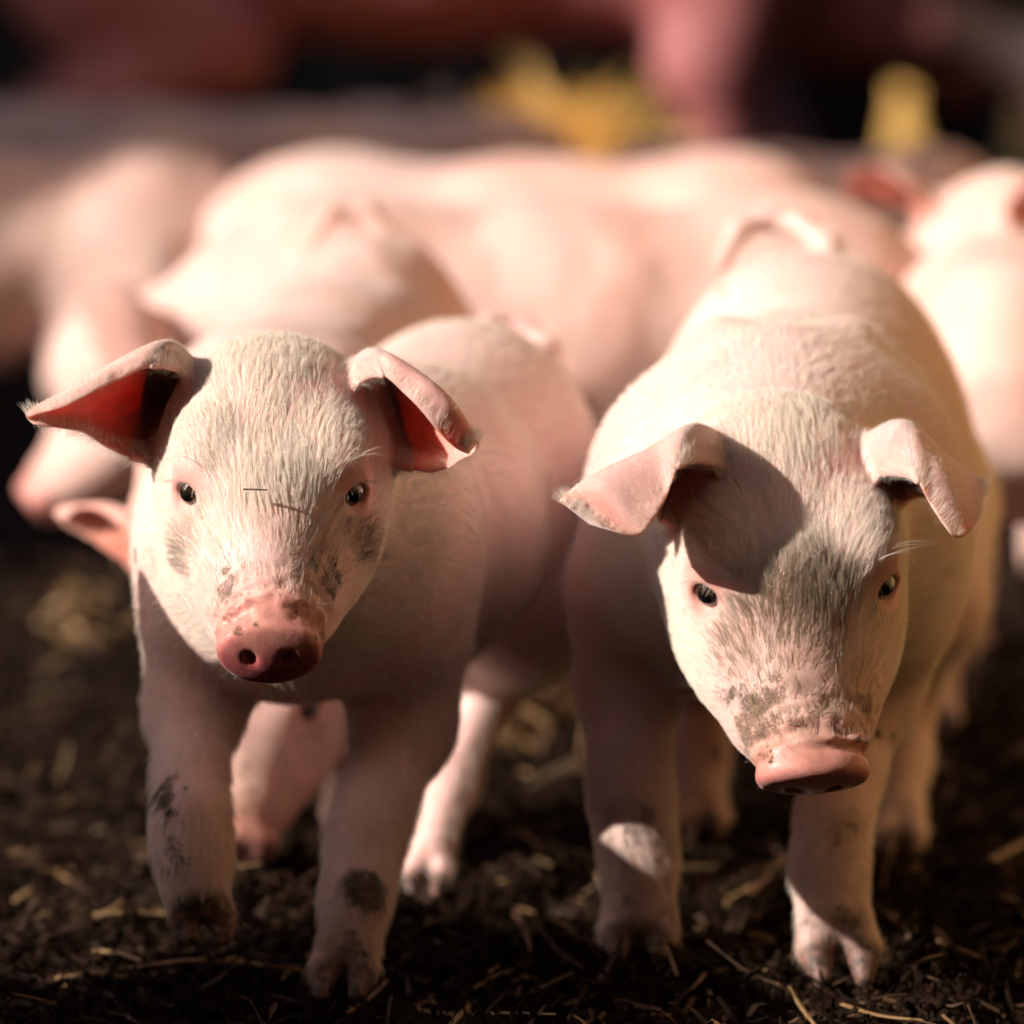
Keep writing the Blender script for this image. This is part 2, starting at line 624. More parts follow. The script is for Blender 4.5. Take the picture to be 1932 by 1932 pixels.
def eye_material():
    m, nt, out = new_mat('piglet eye')
    p = nt.nodes.new('ShaderNodeBsdfPrincipled')
    tc = nt.nodes.new('ShaderNodeTexCoord')
    s = nt.nodes.new('ShaderNodeSeparateXYZ')
    nt.links.new(tc.outputs['Object'], s.inputs[0])
    # local -Y is the gaze; distance from that axis picks pupil, iris, white
    x2 = math_(nt, 'MULTIPLY', s.outputs[0], s.outputs[0])
    z2 = math_(nt, 'MULTIPLY', s.outputs[2], s.outputs[2])
    r = math_(nt, 'POWER', math_(nt, 'ADD', x2, z2), 0.5)
    c = ramp(nt, r, [(0.0, (0.004, 0.003, 0.003)), (0.38, (0.006, 0.004, 0.004)), (0.46, (0.035, 0.018, 0.012)), (0.78, (0.022, 0.012, 0.009)), (0.88, (0.014, 0.008, 0.007)), (0.97, (0.25, 0.17, 0.15))])
    nt.links.new(c, p.inputs['Base Color'])
    p.inputs['Roughness'].default_value = 0.04
    p.inputs['Coat Weight'].default_value = 1.0
    p.inputs['Coat Roughness'].default_value = 0.02
    nt.links.new(p.outputs[0], out.inputs['Surface'])
    return m


MAT['eye'] = eye_material()


# ------------------------------------------------------------------ pig sculpting
def rdisc(F, c, M, rx, ry, rz, rnd, k, sub=False):
    """rounded elliptic disc, axis = local Y, half thickness ry"""
    c = np.asarray(c, float)

    def fn(P):
        q = (P - c) @ M
        a = np.sqrt((q[:, 0] / rx) ** 2 + (q[:, 2] / rz) ** 2)
        rr = np.sqrt(q[:, 0] ** 2 + q[:, 2] ** 2)
        d1 = rr - rr / np.maximum(a, 1e-6) + rnd
        d2 = np.abs(q[:, 1]) - ry + rnd
        return np.minimum(np.maximum(d1, d2), 0) + np.sqrt(np.maximum(d1, 0) ** 2 + np.maximum(d2, 0) ** 2) - rnd
    e = max(rx, ry, rz)
    F.add(fn, c - e, c + e, k, sub)


class Head:
    def __init__(self, M, t, s=1.0, disc_tilt=0.0, mx=0.0):
        self.M, self.s, self.tilt = np.asarray(M), s, disc_tilt
        # t is where the middle between the eyes sits
        self.t = np.asarray(t, float) - self.M @ (np.array([0, -20.0, 12.0]) * 0.001 * s)

    def L(self, x, y, z):
        return self.t + self.M @ (np.array([x, y, z]) * 0.001 * self.s)

    def loc(self, P):
        return ((P - self.t) @ self.M) / (0.001 * self.s)

    def sculpt(self, F, detail=True):
        L, M = self.L, self.M
        u = 0.001 * self.s
        F.ell(L(0, 22, -7), np.array([45, 45, 36]) * u, M, 0.018)
        F.ell(L(0, -10, 6), np.array([38, 32, 25]) * u, M, 0.016)
        for sx in (-1, 1):
            F.ell(L(sx * 26, 10, -22), np.array([22, 38, 30]) * u, M, 0.016)
            F.ell(L(sx * 24, -20, -19), np.array([20, 30, 23]) * u, M, 0.014)
            F.ell(L(sx * 16, -46, -19), np.array([17, 30, 19]) * u, M, 0.014)
            F.ell(L(sx * 29, -2, 23), np.array([12, 18, 9]) * u, M, 0.014)
        F.cone(L(0, -22, -4), L(0, -72, -10), 31 * u, 19.5 * u, 0.014)
        F.ell(L(0, -66, -13), np.array([22.5, 22, 17]) * u, M, 0.010)
        F.cone(L(0, 12, -34), L(0, -64, -29), 28 * u, 13 * u, 0.012)
        Mt = M @ rotm(rx=self.tilt)
        self.Mt = Mt
        dc = L(0, -90, -12)
        self.dc = dc
        if detail:
            for i, (y, rr) in enumerate(((-81.0, 18.4), (-76.0, 18.9), (-70.5, 19.2))):
                F.torus(L(0, y, -11), rr * u, (2.4 - 0.3 * i) * u, Mt @ rotm(rz=(4, -5, 4)[i], rx=(2, -3, 4)[i]), 0.0016, 1.14, 0.90)
            for (wx, wy, wz) in ((-9, -78.5, 8), (-2, -78, 9.5), (5, -78.4, 9), (11, -79, 6.5), (-14, -79, 4)):
                F.ell(L(wx, wy, wz - 2), np.array([3.4, 2.6, 2.2]) * u, Mt, 0.0015)
        rdisc(F, dc, Mt, 22.5 * u, 5.6 * u, 16.5 * u, 4.2 * u, 0.0035)
        if detail:
            F.ell(dc + Mt @ (np.array([0, -3.0, 0.5]) * u), np.array([17.5, 5.2, 13.5]) * u, Mt, 0.003)
        for sx in (-1, 1):
            F.ell(dc + Mt @ (np.array([sx * 8.0, -8.0, -0.5]) * u), np.array([2.7, 6.5, 3.7]) * u, Mt @ rotm(ry=sx * 14), 0.0016, sub=True)
            if detail:
                F.cone(L(sx * 24, -34, -30), L(sx * 17, -60, -29), 0.8 * u, 1.6 * u, 0.006, sub=True)
                F.cone(L(sx * 17, -60, -29), L(sx * 9, -84, -29), 1.6 * u, 1.4 * u, 0.005, sub=True)
        self.eyes = []
        for sx in (-1, 1):
            d = np.array([sx * 0.66, -0.73, 0.16]); d /= np.linalg.norm(d)
            # local frame: Y axis = -d so that local -Y looks out
            y = -d; x = np.cross(y, [0, 0, 1]); x /= np.linalg.norm(x); z = np.cross(x, y)
            E = np.stack([x, y, z], 1)
            c = np.array([sx * 31.5, -16.5, 11.0])
            self.eyes.append((L(*c), M @ E, 8.2 * u))
            if detail:
                F.ell(L(*(c + d * 9)), np.array([7.2, 7.5, 6.2]) * u, M @ E @ rotm(ry=sx * 12), 0.006, sub=True)
                F.torus(L(*(c + d * 5.4)), 6.9 * u, 1.9 * u, M @ E @ rotm(ry=sx * 14), 0.003, 1.12, 1.0)
                F.cone(L(*(c + np.array([-sx * 8, -4, 9]))), L(*(c + np.array([sx * 5, 4, 10.5]))), 3.2 * u, 2.6 * u, 0.007)
                F.cone(L(*(c + np.array([-sx * 7.5, -6, -4]))), L(*(c + np.array([-sx * 12, -14, -13]))), 0.8 * u, 0.8 * u, 0.005, sub=True)
            else:
                F.ell(L(*(c + d * 8)), np.array([6, 5, 6]) * u, M @ E, 0.006, sub=True)


def leg(F, pts, k=0.012):
    F.chain([(np.asarray(p, float), r) for p, r in pts], k)


def hoof(F, top, tip, r, side, spread=1.0, fwd=(0, -1, 0)):
    """two claws and two dewclaws from the fetlock (top) to the tip; side = unit vector across"""
    top = np.asarray(top, float); tip = np.asarray(tip, float); side = np.asarray(side, float)
    fwd = np.asarray(fwd, float)
    for s in (-1, 1):
        a = top + side * s * r * 0.36
        m = tip + side * s * r * 0.62 * spread + (top - tip) * 0.52
        m2 = tip + side * s * r * 0.64 * spread + (top - tip) * 0.40
        b = tip + side * s * r * 0.55 * spread + fwd * r * 0.30
        F.cone(a, m, r * 0.66, r * 0.55, 0.004)
        F.cone(m2, b, r * 0.54, r * 0.27, 0.0012)
        dcw = top - fwd * r * 1.05 + side * s * r * 0.75 + (tip - top) * 0.35
        F.cone(top + (tip - top) * 0.1, dcw, r * 0.42, r * 0.24, 0.003)


HOOVES = []


def finish_pig(name, F, h, ears, head, label, group, mat, mud=(), grime=(), hooves=(), cat='piglet', thin=None, lumps=0.0):
    V, Q, N = F.mesh(h)
    if lumps:
        V = V + N * (fbm(V * (15 / head.s), 2, 77) * lumps + fbm(V * (45 / head.s), 2, 78) * lumps * 0.35)[:, None]
    if thin:
        for e in ears:
            v2, f2, n2 = e.thin(*thin)
            Q = np.concatenate([Q, f2 + len(V)]); V = np.concatenate([V, v2]); N = np.concatenate([N, n2])
    if thin:
        qq = head.loc(V)
        wz = sstep(-58, -68, qq[:, 1]) * sstep(-93, -84, qq[:, 1]) * sstep(40, 30, np.abs(qq[:, 0])) * sstep(-22, -8, qq[:, 2])
        C = np.stack([qq[:, 0] * 0.055, qq[:, 1] * 0.21, qq[:, 2] * 0.12], 1)
        rg = 1 - np.abs(vnoise(C, 91)) * 2.2
        C2 = np.stack([qq[:, 0] * 0.16, qq[:, 1] * 0.22, qq[:, 2] * 0.16], 1)
        rg2 = 1 - np.abs(vnoise(C2, 92)) * 2.2
        V = V - N * (wz * (np.clip(rg, 0, 1) * 0.0016 + np.clip(rg2, 0, 1) * 0.0008))[:, None]
    q = head.loc(V)
    n = len(V)
    dl = head.M @ np.array([0, 1, 0])
    # disc coordinates
    dq = ((V - head.dc) @ head.Mt) / (0.001 * head.s)
    nose = sstep(9.5, 5.5, dq[:, 1]) * sstep(34, 26, np.hypot(dq[:, 0], dq[:, 2])) * sstep(60, 40, np.abs(q[:, 0]))
    nose *= sstep(-60, -72, q[:, 1])
    wet_shade = nose * sstep(0.5, -5.0, dq[:, 1]) * sstep(17, -8, dq[:, 2])  # wet disc front, with the shade on its lower half put into the colour
    pink = np.zeros(n)
    for c, E, r in head.eyes:
        dd = np.linalg.norm(V - c, axis=1) / r
        pink = np.maximum(pink, sstep(2.7, 1.25, dd) * 0.9)
    pink = np.maximum(pink, 0.8 * sstep(26, 12, dq[:, 1]) * sstep(-50, -66, q[:, 1]) * sstep(-16, -2, q[:, 2] + 4) * (np.abs(q[:, 0]) < 40))
    pink = np.maximum(pink, 0.30 * sstep(70, 40, np.linalg.norm(q - np.array([0, -70, -10]), axis=1)))
    earin = np.zeros(n); earany = np.zeros(n); rim = np.zeros(n)
    for e in ears:
        s = np.all((V > e.lo - 0.004) & (V < e.hi + 0.004), axis=1)
        idx = np.nonzero(s)[0]
        if len(idx) == 0:
            continue
        d, side, row, col = e.near(V[idx])
        on = d < 0.0036 * max(1.0, e.th / 0.0021)
        earany[idx] = np.where(on, 1.0, earany[idx])
        earin[idx] = np.maximum(earin[idx], np.where(on & (side > 0), sstep(1.15, 0.4, row) * 0.7 + 0.25, 0))
        rim[idx] = np.maximum(rim[idx], np.where(on, np.maximum(sstep(0.10, 0.02, np.minimum(col, 1 - col)), sstep(0.9, 0.98, row)), 0))
        pink[idx] = np.maximum(pink[idx], np.where(on, 0.5, 0))
    hf = np.zeros(n)
    for c, r in hooves:
        hf = np.maximum(hf, sstep(r * 1.25, r * 0.8, np.linalg.norm(V - np.asarray(c), axis=1)))
    md = np.zeros(n); gr = np.zeros(n)
    if len(mud) or len(grime):
        uu, vv, dep = project(V)
        view = V - np.array([0, 0, CAM_H]); view /= np.linalg.norm(view, axis=1, keepdims=True)
        front = (N * view).sum(1) < -0.1
        nz = fbm(V * 160, 3)
        nz2 = fbm(V * 420, 2, 5)
        rr_ = np.random.default_rng(len(mud) * 7 + 1)
        mud2 = []
        for (mu, mv, mr, st) in mud:
            if mr < 14 or st > 1.2:
                mud2.append((mu, mv, mr, st))
                continue
            mud2.append((mu, mv, mr * 0.55, st))
            for _ in range(11):
                a_ = rr_.uniform(0, 6.283); d_ = mr * rr_.uniform(0.35, 1.15)
                mud2.append((mu + math.cos(a_) * d_, mv + math.sin(a_) * d_ * 0.9, mr * rr_.uniform(0.10, 0.42), st * rr_.uniform(0.6, 1.1)))
        for lst, arr in ((mud2, md), (grime, gr)):
            for (mu, mv, mr, st) in lst:
                pd = np.hypot(uu - mu, vv - mv) + np.where(front, 0, 1e5)
                cand = np.nonzero(pd < pd.min() + 6)[0]
                c = V[cand[np.argmin(dep[cand])]]
                rr = mr * c[1] / FPX
                dd = np.linalg.norm(V - c, axis=1) / rr
                a = np.clip(1.0 - sstep(0.55, 1.25, dd + 0.22 * nz + 0.10 * nz2), 0, 1) * st
                np.maximum(arr, a, out=arr)
    ed = np.concatenate([Q[:, [0, 1]], Q[:, [1, 2]], Q[:, [2, 3]], Q[:, [3, 0]]])
    ed = np.concatenate([ed, ed[:, ::-1]])
    deg = np.bincount(ed[:, 0], minlength=n).astype(float)

    def relax(a, it):
        for _ in range(it):
            a = 0.4 * a + 0.6 * np.bincount(ed[:, 0], weights=a[ed[:, 1]], minlength=n) / np.maximum(deg, 1)
        return a
    nose, pink, earin, hf = relax(nose, 2), relax(pink, 6), relax(earin, 4), relax(hf, 2)
    me = mesh_np(name, V, Q)
    for k_, v_ in (('wet_shade', wet_shade), ('nose', nose), ('pink', pink), ('earin', earin), ('mud', md), ('grime', gr), ('hoof', hf)):
        set_attr(me, k_, v_)
    o = put(name, me, None, mat, label=label, category=cat)
    if group:
        o['group'] = group
    data = dict(V=V, Q=Q, N=N, q=q, nose=nose, pink=pink, earin=earin, earany=earany, rim=rim, mud=md, grime=gr, hoof=hf, obj=o, head=head)
    # eyes
    for c, E, r in head.eyes:
        eo = put('eye', EYE_ME, o, None)
        Mx = Matrix(np.block([[E * r, np.asarray(c).reshape(3, 1)], [np.zeros((1, 3)), np.ones((1, 1))]]).tolist())
        eo.matrix_local = Mx
    return data


def sphere_mesh(name, nu=24, nv=16, bulge=0.12):
    V, Fq = [], []
    for j in range(nv + 1):
        th = math.pi * j / nv
        for i in range(nu):
            ph = 2 * math.pi * i / nu
            y = -math.cos(th); rr = math.sin(th)
            k = 1 + bulge * math.exp(-(rr / 0.55) ** 2) * (1 if y < 0 else 0)
            V.append((rr * math.cos(ph), y * k, rr * math.sin(ph)))
    for j in range(nv):
        for i in range(nu):
            a = j * nu + i; b = j * nu + (i + 1) % nu
            Fq.append((a, b, b + nu, a + nu))
    me = mesh_np(name, np.array(V), np.array(Fq)[:, ::-1])
    me.materials.append(MAT['eye'])
    return me


EYE_ME = sphere_mesh('eye')


# ------------------------------------------------------------------ hair
def fur(name, D, count, density, length, flow, lift, radius, npt=5, parent=None, curl=0.25, seed=1, dirt=None, caked=None, clump=0.75, clump_size=0.0026):
    r = np.random.default_rng(seed)
    V, Q, N = D['V'], D['Q'], D['N']
    tri = np.concatenate([Q[:, [0, 1, 2]], Q[:, [0, 2, 3]]])
    a, b, c = V[tri[:, 0]], V[tri[:, 1]], V[tri[:, 2]]
    area = np.linalg.norm(np.cross(b - a, c - a), axis=1) * 0.5
    w = area * density[tri].mean(1)
    cw = np.cumsum(w)
    f = np.searchsorted(cw, r.random(count) * cw[-1])
    f = np.minimum(f, len(tri) - 1)
    u1, u2 = r.random(count), r.random(count)
    sw = u1 + u2 > 1
    u1[sw], u2[sw] = 1 - u1[sw], 1 - u2[sw]
    B = np.stack([1 - u1 - u2, u1, u2], 1)
    t = tri[f]
    it = lambda A: (A[t] * (B[..., None] if A.ndim == 2 else B)).sum(1)
    P, n = it(V), it(N)
    n /= np.linalg.norm(n, axis=1, keepdims=True)
    fl = it(flow)
    fl = fl - n * (fl * n).sum(1, keepdims=True)
    fl /= np.linalg.norm(fl, axis=1, keepdims=True) + 1e-9
    # clumpy lean shared by neighbours
    bt = np.cross(n, fl)
    cl = vnoise(P * 240, 3)[:, None] * 0.24 + vnoise(P * 60, 9)[:, None] * 0.22 + r.normal(0, 0.11, (count, 1))
    fl = fl + bt * cl
    fl /= np.linalg.norm(fl, axis=1, keepdims=True)
    ln = it(length) * np.clip(r.normal(1, 0.22, count), 0.45, 1.6)
    lf = np.clip(it(lift) + r.normal(0, 0.10, count), 0.05, 1.5)
    tt = np.linspace(0, 1, npt)
    pts = np.empty((count, npt, 3))
    for i, x in enumerate(tt):
        up = lf * (x - 0.45 * x * x)
        wob = bt * (np.sin(x * 3.1 + r.random((count, 1)) * 0.4) * x * curl * (r.random((count, 1)) - 0.5))
        pts[:, i] = P - n * 0.0004 + ln[:, None] * (fl * x + n * up[:, None] + wob)
    if clump > 0:
        key = np.floor(P / clump_size + 0.35 * r.random((1, 3))).astype(np.int64)
        _, inv = np.unique(key[:, 0] * 73856093 ^ key[:, 1] * 19349663 ^ key[:, 2] * 83492791, return_inverse=True)
        cnt = np.bincount(inv).astype(float)
        for i in range(1, npt):
            x = tt[i]
            ctr = np.stack([np.bincount(inv, weights=pts[:, i, a_]) / cnt for a_ in range(3)], 1)[inv]
            pts[:, i] += (ctr - pts[:, i]) * (clump * x ** 1.2)
    cu = bpy.data.hair_curves.new(name)
    cu.add_curves([npt] * count)
    cu.points.foreach_set('position', pts.astype(np.float32).ravel())
    rad = np.tile(np.array([1.0, 0.95, 0.8, 0.55, 0.15][:npt]), (count, 1)) if npt == 5 else np.tile(np.linspace(1, 0.15, npt), (count, 1))
    rad = rad * radius * np.clip(r.normal(1, 0.2, (count, 1)), 0.6, 1.5)
    cu.points.foreach_set('radius', rad.astype(np.float32).ravel())
    if dirt is not None:
        at = cu.attributes.new('dirt', 'FLOAT', 'CURVE')
        at.data.foreach_set('value', it(dirt).astype(np.float32))
    if caked is not None:
        at = cu.attributes.new('caked', 'FLOAT', 'CURVE')
        at.data.foreach_set('value', np.clip(it(caked), 0, 1).astype(np.float32))
    cu.materials.append(MAT['hair'])
    o = bpy.data.objects.new(name, cu)
    COL.objects.link(o)
    o['kind'] = 'stuff'
    o.parent = parent if parent is not None else D['obj']
    return o


def strands(name, lines, radius, parent, mat=None):
    """a few long whiskers or lashes"""
    cu = bpy.data.hair_curves.new(name)
    cu.add_curves([len(l) for l in lines])
    P = np.concatenate([np.asarray(l, float) for l in lines])
    cu.points.foreach_set('position', P.astype(np.float32).ravel())
    rad = np.concatenate([radius * np.linspace(1, 0.2, len(l)) for l in lines])
    cu.points.foreach_set('radius', rad.astype(np.float32))
    cu.materials.append(mat or MAT['hair'])
    o = bpy.data.objects.new(name, cu)
    COL.objects.link(o)
    o['kind'] = 'stuff'
    o.parent = parent
    return o


# ------------------------------------------------------------------ ground
def axis(lo, hi, step, far_lo, far_hi, grow=1.12):
    c = list(np.arange(lo, hi, step))
    s = step; x = lo; left = []
    while x > far_lo:
        s *= grow; x -= s; left.append(x)
    s = step; x = c[-1]; right = []
    while x < far_hi:
        s *= grow; x += s; right.append(x)
    return np.array(left[::-1] + c + right)


gx = axis(-0.42, 0.42, 0.0032, -70, 70)
gy = axis(1.80, 2.60, 0.0032, -20, 120)


def ground_h(x, y):
    P = np.stack([x, y, np.zeros_like(x)], -1)
    near = sstep(6, 3, np.hypot(x, y - 2))
    h = fbm(P * 9, 2, 1) * 0.006 + fbm(P * 22, 2, 31) * 0.011 * near + fbm(P * 38, 3, 4) * 0.0075 * near
    b = 1 - np.abs(fbm(P * 85, 2, 8))
    h = h + (b - 0.5) * 0.006 * near
    return h - 0.016


gX, gY = np.meshgrid(gx, gy, indexing='ij')
gZ = ground_h(gX.ravel(), gY.ravel())
gV = np.stack([gX.ravel(), gY.ravel(), gZ], 1)
iq = np.arange(len(gx) * len(gy)).reshape(len(gx), len(gy))
gF = np.stack([iq[:-1, :-1].ravel(), iq[1:, :-1].ravel(), iq[1:, 1:].ravel(), iq[:-1, 1:].ravel()], 1)
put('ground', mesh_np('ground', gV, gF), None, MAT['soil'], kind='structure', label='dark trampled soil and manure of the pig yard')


# ------------------------------------------------------------------ the piglet walking in front on the left
def ear_px(net, flip, **kw):
    return Ear([[W(*p) for p in row] for row in net], flip, th=0.0017, base=0.30, **kw)


SIDE = np.array([1.0, 0, 0])
HERO_H = 0.0020

# ---- piglet A
FA = Field()
cA, rA = W(600, 1040, 2.09), W(905, 880, 2.34)
ax = rA - cA; ax /= np.linalg.norm(ax)
yawA = math.degrees(math.atan2(-ax[0], ax[1]))
MA = rotm(rz=yawA)
bA = lambda x, y, z: cA + MA @ np.array([x, y, z])
FA.ell(bA(0, 0.00, 0.006), (0.066, 0.085, 0.066), MA, 0.03)
FA.ell(bA(0, 0.11, 0.0), (0.069, 0.110, 0.076), MA, 0.03)
FA.ell(bA(0, 0.225, 0.012), (0.066, 0.080, 0.074), MA, 0.03)
for s in (-1, 1):
    FA.ell(bA(s * 0.044, -0.012, 0.0), (0.030, 0.050, 0.054), MA @ rotm(rx=-12), 0.02)
    FA.ell(bA(s * 0.040, 0.225, -0.030), (0.034, 0.060, 0.060), MA, 0.025)
HA = Head(rotm(rx=37, rz=2, ry=0.5), W(512, 930, 1.93), 0.95, disc_tilt=-10)
FA.cone(bA(0, -0.03, 0.012), HA.L(0, 34, -6), 0.058, 0.043, 0.03)
FA.cone(bA(0, -0.045, -0.012), HA.L(0, 20, -34), 0.042, 0.028, 0.025)
HA.sculpt(FA)
# front leg lifted (picture left)
leg(FA, [(W(375, 1190, 2.055), PX(105, 2.05)), (W(368, 1340, 2.055), PX(86, 2.05)), (W(358, 1470, 2.02), PX(61, 2.02)),
         (W(360, 1545, 2.00), PX(63, 2.0)), (W(364, 1620, 1.995), PX(61, 2)), (W(370, 1680, 1.99), PX(58, 2))], 0.014)
hoof(FA, W(371, 1690, 1.99), W(392, 1768, 1.985), PX(57, 1.99), SIDE)
# front leg planted
leg(FA, [(W(760, 1230, 2.08), PX(125, 2.08)), (W(760, 1370, 2.085), PX(92, 2.08)), (W(712, 1510, 2.05), PX(65, 2.05)),
         (W(688, 1590, 2.035), PX(66, 2.03)), (W(672, 1690, 2.02), PX(58, 2.02)), (W(660, 1770, 2.012), PX(60, 2.0))], 0.014)
hoof(FA, W(658, 1780, 2.01), W(640, 1872, 1.998), PX(60, 2.0), SIDE)
# hind legs
leg(FA, [(W(1000, 1010, 2.34), PX(170, 2.34)), (W(985, 1150, 2.27), PX(110, 2.3)), (W(925, 1290, 2.31), PX(56, 2.3)),
         (W(850, 1480, 2.27), PX(40, 2.25)), (W(820, 1590, 2.24), PX(40, 2.24))], 0.016)
hoof(FA, W(815, 1605, 2.238), W(800, 1680, 2.222), PX(41, 2.24), SIDE)
leg(FA, [(W(800, 1010, 2.36), PX(150, 2.36)), (W(760, 1170, 2.32), PX(100, 2.3)), (W(745, 1300, 2.40), PX(54, 2.4)),
         (W(740, 1460, 2.39), PX(38, 2.4)), (W(735, 1540, 2.37), PX(38, 2.4))], 0.016)
hoof(FA, W(735, 1550, 2.37), W(732, 1612, 2.355), PX(40, 2.36), SIDE)
# tail
tb = bA(0.0, 0.298, 0.045)
FA.chain([(tb, 0.009), (W(1030, 660, 2.43), 0.0065), (W(985, 622, 2.44), 0.0058), (W(925, 612, 2.435), 0.005), (W(885, 628, 2.42), 0.0035)], 0.006)

EA1 = ear_px([
    [(392, 725, 1.985), (372, 695, 1.995), (352, 745, 2.006), (340, 800, 2.006), (340, 858, 1.995)],
    [(305, 690, 1.950), (312, 650, 1.960), (288, 725, 2.000), (280, 805, 1.995), (262, 866, 1.970)],
    [(212, 722, 1.942), (212, 690, 1.950), (205, 748, 1.982), (205, 805, 1.984), (205, 846, 1.966)],
    [(130, 764, 1.938), (125, 737, 1.944), (122, 766, 1.962), (132, 795, 1.962), (150, 812, 1.952)],
    [(60, 786, 1.937), (48, 773, 1.940), (50, 788, 1.945), (64, 802, 1.945), (86, 814, 1.941)]], False)
EA2 = ear_px([
    [(652, 740, 1.985), (650, 705, 2.000), (678, 745, 2.006), (698, 805, 2.006), (706, 858, 1.998)],
    [(712, 706, 1.942), (706, 664, 1.952), (735, 730, 1.992), (754, 815, 1.992), (766, 882, 1.970)],
    [(768, 748, 1.932), (789, 706, 1.938), (800, 765, 1.975), (797, 842, 1.980), (808, 891, 1.960)],
    [(818, 804, 1.929), (852, 760, 1.933), (852, 802, 1.960), (842, 852, 1.966), (842, 884, 1.952)],
    [(864, 872, 1.930), (902, 826, 1.934), (899, 844, 1.944), (887, 862, 1.948), (874, 874, 1.942)]], True)
for e in (EA1, EA2):
    FA.sheet(e, 0.007)
DA = finish_pig('piglet', FA, HERO_H, (EA1, EA2), HA,
                'piglet stepping forward with one front hoof lifted, snout held up and ears spread wide', 'piglets in the herd', MAT['skin'], thin=(0.0023, 0.0009),
                mud=[(625, 1095, 42, .8), (600, 1050, 24, .45), (690, 1045, 34, .5), (410, 1110, 38, .35), (420, 1160, 30, .4), (340, 1040, 40, .35),
                     (310, 1500, 42, .95), (320, 1610, 34, .6), (692, 1672, 46, 1.3), (672, 1790, 34, .75), (470, 1065, 30, .25), (345, 1730, 50, .7), (690, 995, 30, .4),
                     (475, 1176, 7, 1.2), (374, 972, 5, 1.2), (699, 1127, 5, 1.4), (640, 965, 9, .8), (655, 1000, 8, .8), (440, 1190, 9, .9), (560, 1150, 7, .9), (600, 1200, 6, 1.), (450, 1240, 6, .9), (520, 1120, 6, .8), (285, 1045, 6, 1.3), (560, 1070, 16, .5)],
                grime=[(600, 1080, 80, .35), (400, 1120, 80, .3), (340, 1030, 60, .25), (700, 1020, 60, .35), (640, 1820, 100, .5), (370, 1740, 80, .5), (500, 1170, 50, .25)],
                hooves=[(W(392, 1768, 1.98), 0.019), (W(620, 1872, 1.99), 0.015), (W(660, 1872, 1.99), 0.015), (W(800, 1690, 2.22), 0.014)])

# ---- piglet B
FB = Field()
cB, rB = W(1465, 985, 2.10), W(1530, 775, 2.42)
ax = rB - cB; ax /= np.linalg.norm(ax)
MB = rotm(rz=math.degrees(math.atan2(-ax[0], ax[1])))
bB = lambda x, y, z: cB + MB @ np.array([x, y, z])
FB.ell(bB(0, 0.01, 0.0), (0.074, 0.095, 0.080), MB, 0.03)
FB.ell(bB(0, 0.14, 0.0), (0.080, 0.130, 0.084), MB, 0.03)
FB.ell(bB(0, 0.30, 0.020), (0.074, 0.095, 0.082), MB, 0.03)
for s in (-1, 1):
    FB.ell(bB(s * 0.052, 0.005, -0.006), (0.034, 0.056, 0.064), MB @ rotm(rx=-12), 0.02)
    FB.ell(bB(s * 0.022, 0.05, 0.048), (0.026, 0.045, 0.040), MB @ rotm(ry=s * 15), 0.02)
    FB.ell(bB(s * 0.046, 0.30, -0.025), (0.038, 0.070, 0.068), MB, 0.025)
HB = Head(rotm(rx=47, rz=5.0, ry=-2.0), W(1502, 1112, 1.955), 1.05, disc_tilt=18)
FB.cone(bB(0, -0.01, 0.015), HB.L(0, 36, -4), 0.066, 0.046, 0.03)
FB.cone(bB(0, -0.04, -0.02), HB.L(0, 22, -34), 0.05, 0.030, 0.03)
HB.sculpt(FB)
leg(FB, [(W(1185, 1110, 2.10), PX(120, 2.1)), (W(1188, 1290, 2.11), PX(94, 2.1)), (W(1188, 1440, 2.095), PX(68, 2.1)),
         (W(1195, 1520, 2.09), PX(70, 2.1)), (W(1205, 1620, 2.085), PX(64, 2.1)), (W(1207, 1710, 2.08), PX(66, 2.1))], 0.014)
hoof(FB, W(1207, 1715, 2.08), W(1203, 1795, 2.068), PX(67, 2.08), SIDE)
leg(FB, [(W(1660, 1150, 2.10), PX(120, 2.1)), (W(1640, 1300, 2.11), PX(92, 2.1)), (W(1590, 1470, 2.08), PX(63, 2.1)),
         (W(1572, 1550, 2.065), PX(61, 2.1)), (W(1565, 1640, 2.055), PX(63, 2.05)), (W(1572, 1720, 2.045), PX(66, 2.05))], 0.014)
hoof(FB, W(1574, 1728, 2.043), W(1590, 1842, 2.03), PX(69, 2.04), SIDE, 1.05)
leg(FB, [(W(1720, 960, 2.42), PX(170, 2.4)), (W(1745, 1130, 2.36), PX(110, 2.36)), (W(1715, 1290, 2.43), PX(58, 2.4)),
         (W(1705, 1430, 2.41), PX(43, 2.4)), (W(1700, 1520, 2.385), PX(43, 2.38))], 0.016)
hoof(FB, W(1700, 1528, 2.382), W(1698, 1602, 2.362), PX(45, 2.37), SIDE)
leg(FB, [(W(1370, 960, 2.42), PX(165, 2.4)), (W(1340, 1130, 2.36), PX(108, 2.36)), (W(1325, 1290, 2.44), PX(56, 2.4)),
         (W(1318, 1420, 2.43), PX(50, 2.4)), (W(1325, 1500, 2.41), PX(42, 2.4))], 0.016)
hoof(FB, W(1325, 1505, 2.41), W(1328, 1572, 2.39), PX(45, 2.4), SIDE)
FB.chain([(bB(0.005, 0.385, 0.062), 0.009), (W(1562, 466, 2.52), 0.0066), (W(1510, 426, 2.535), 0.0056), (W(1450, 412, 2.54), 0.0052), (W(1392, 436, 2.53), 0.0048), (W(1360, 500, 2.51), 0.0038)], 0.006)
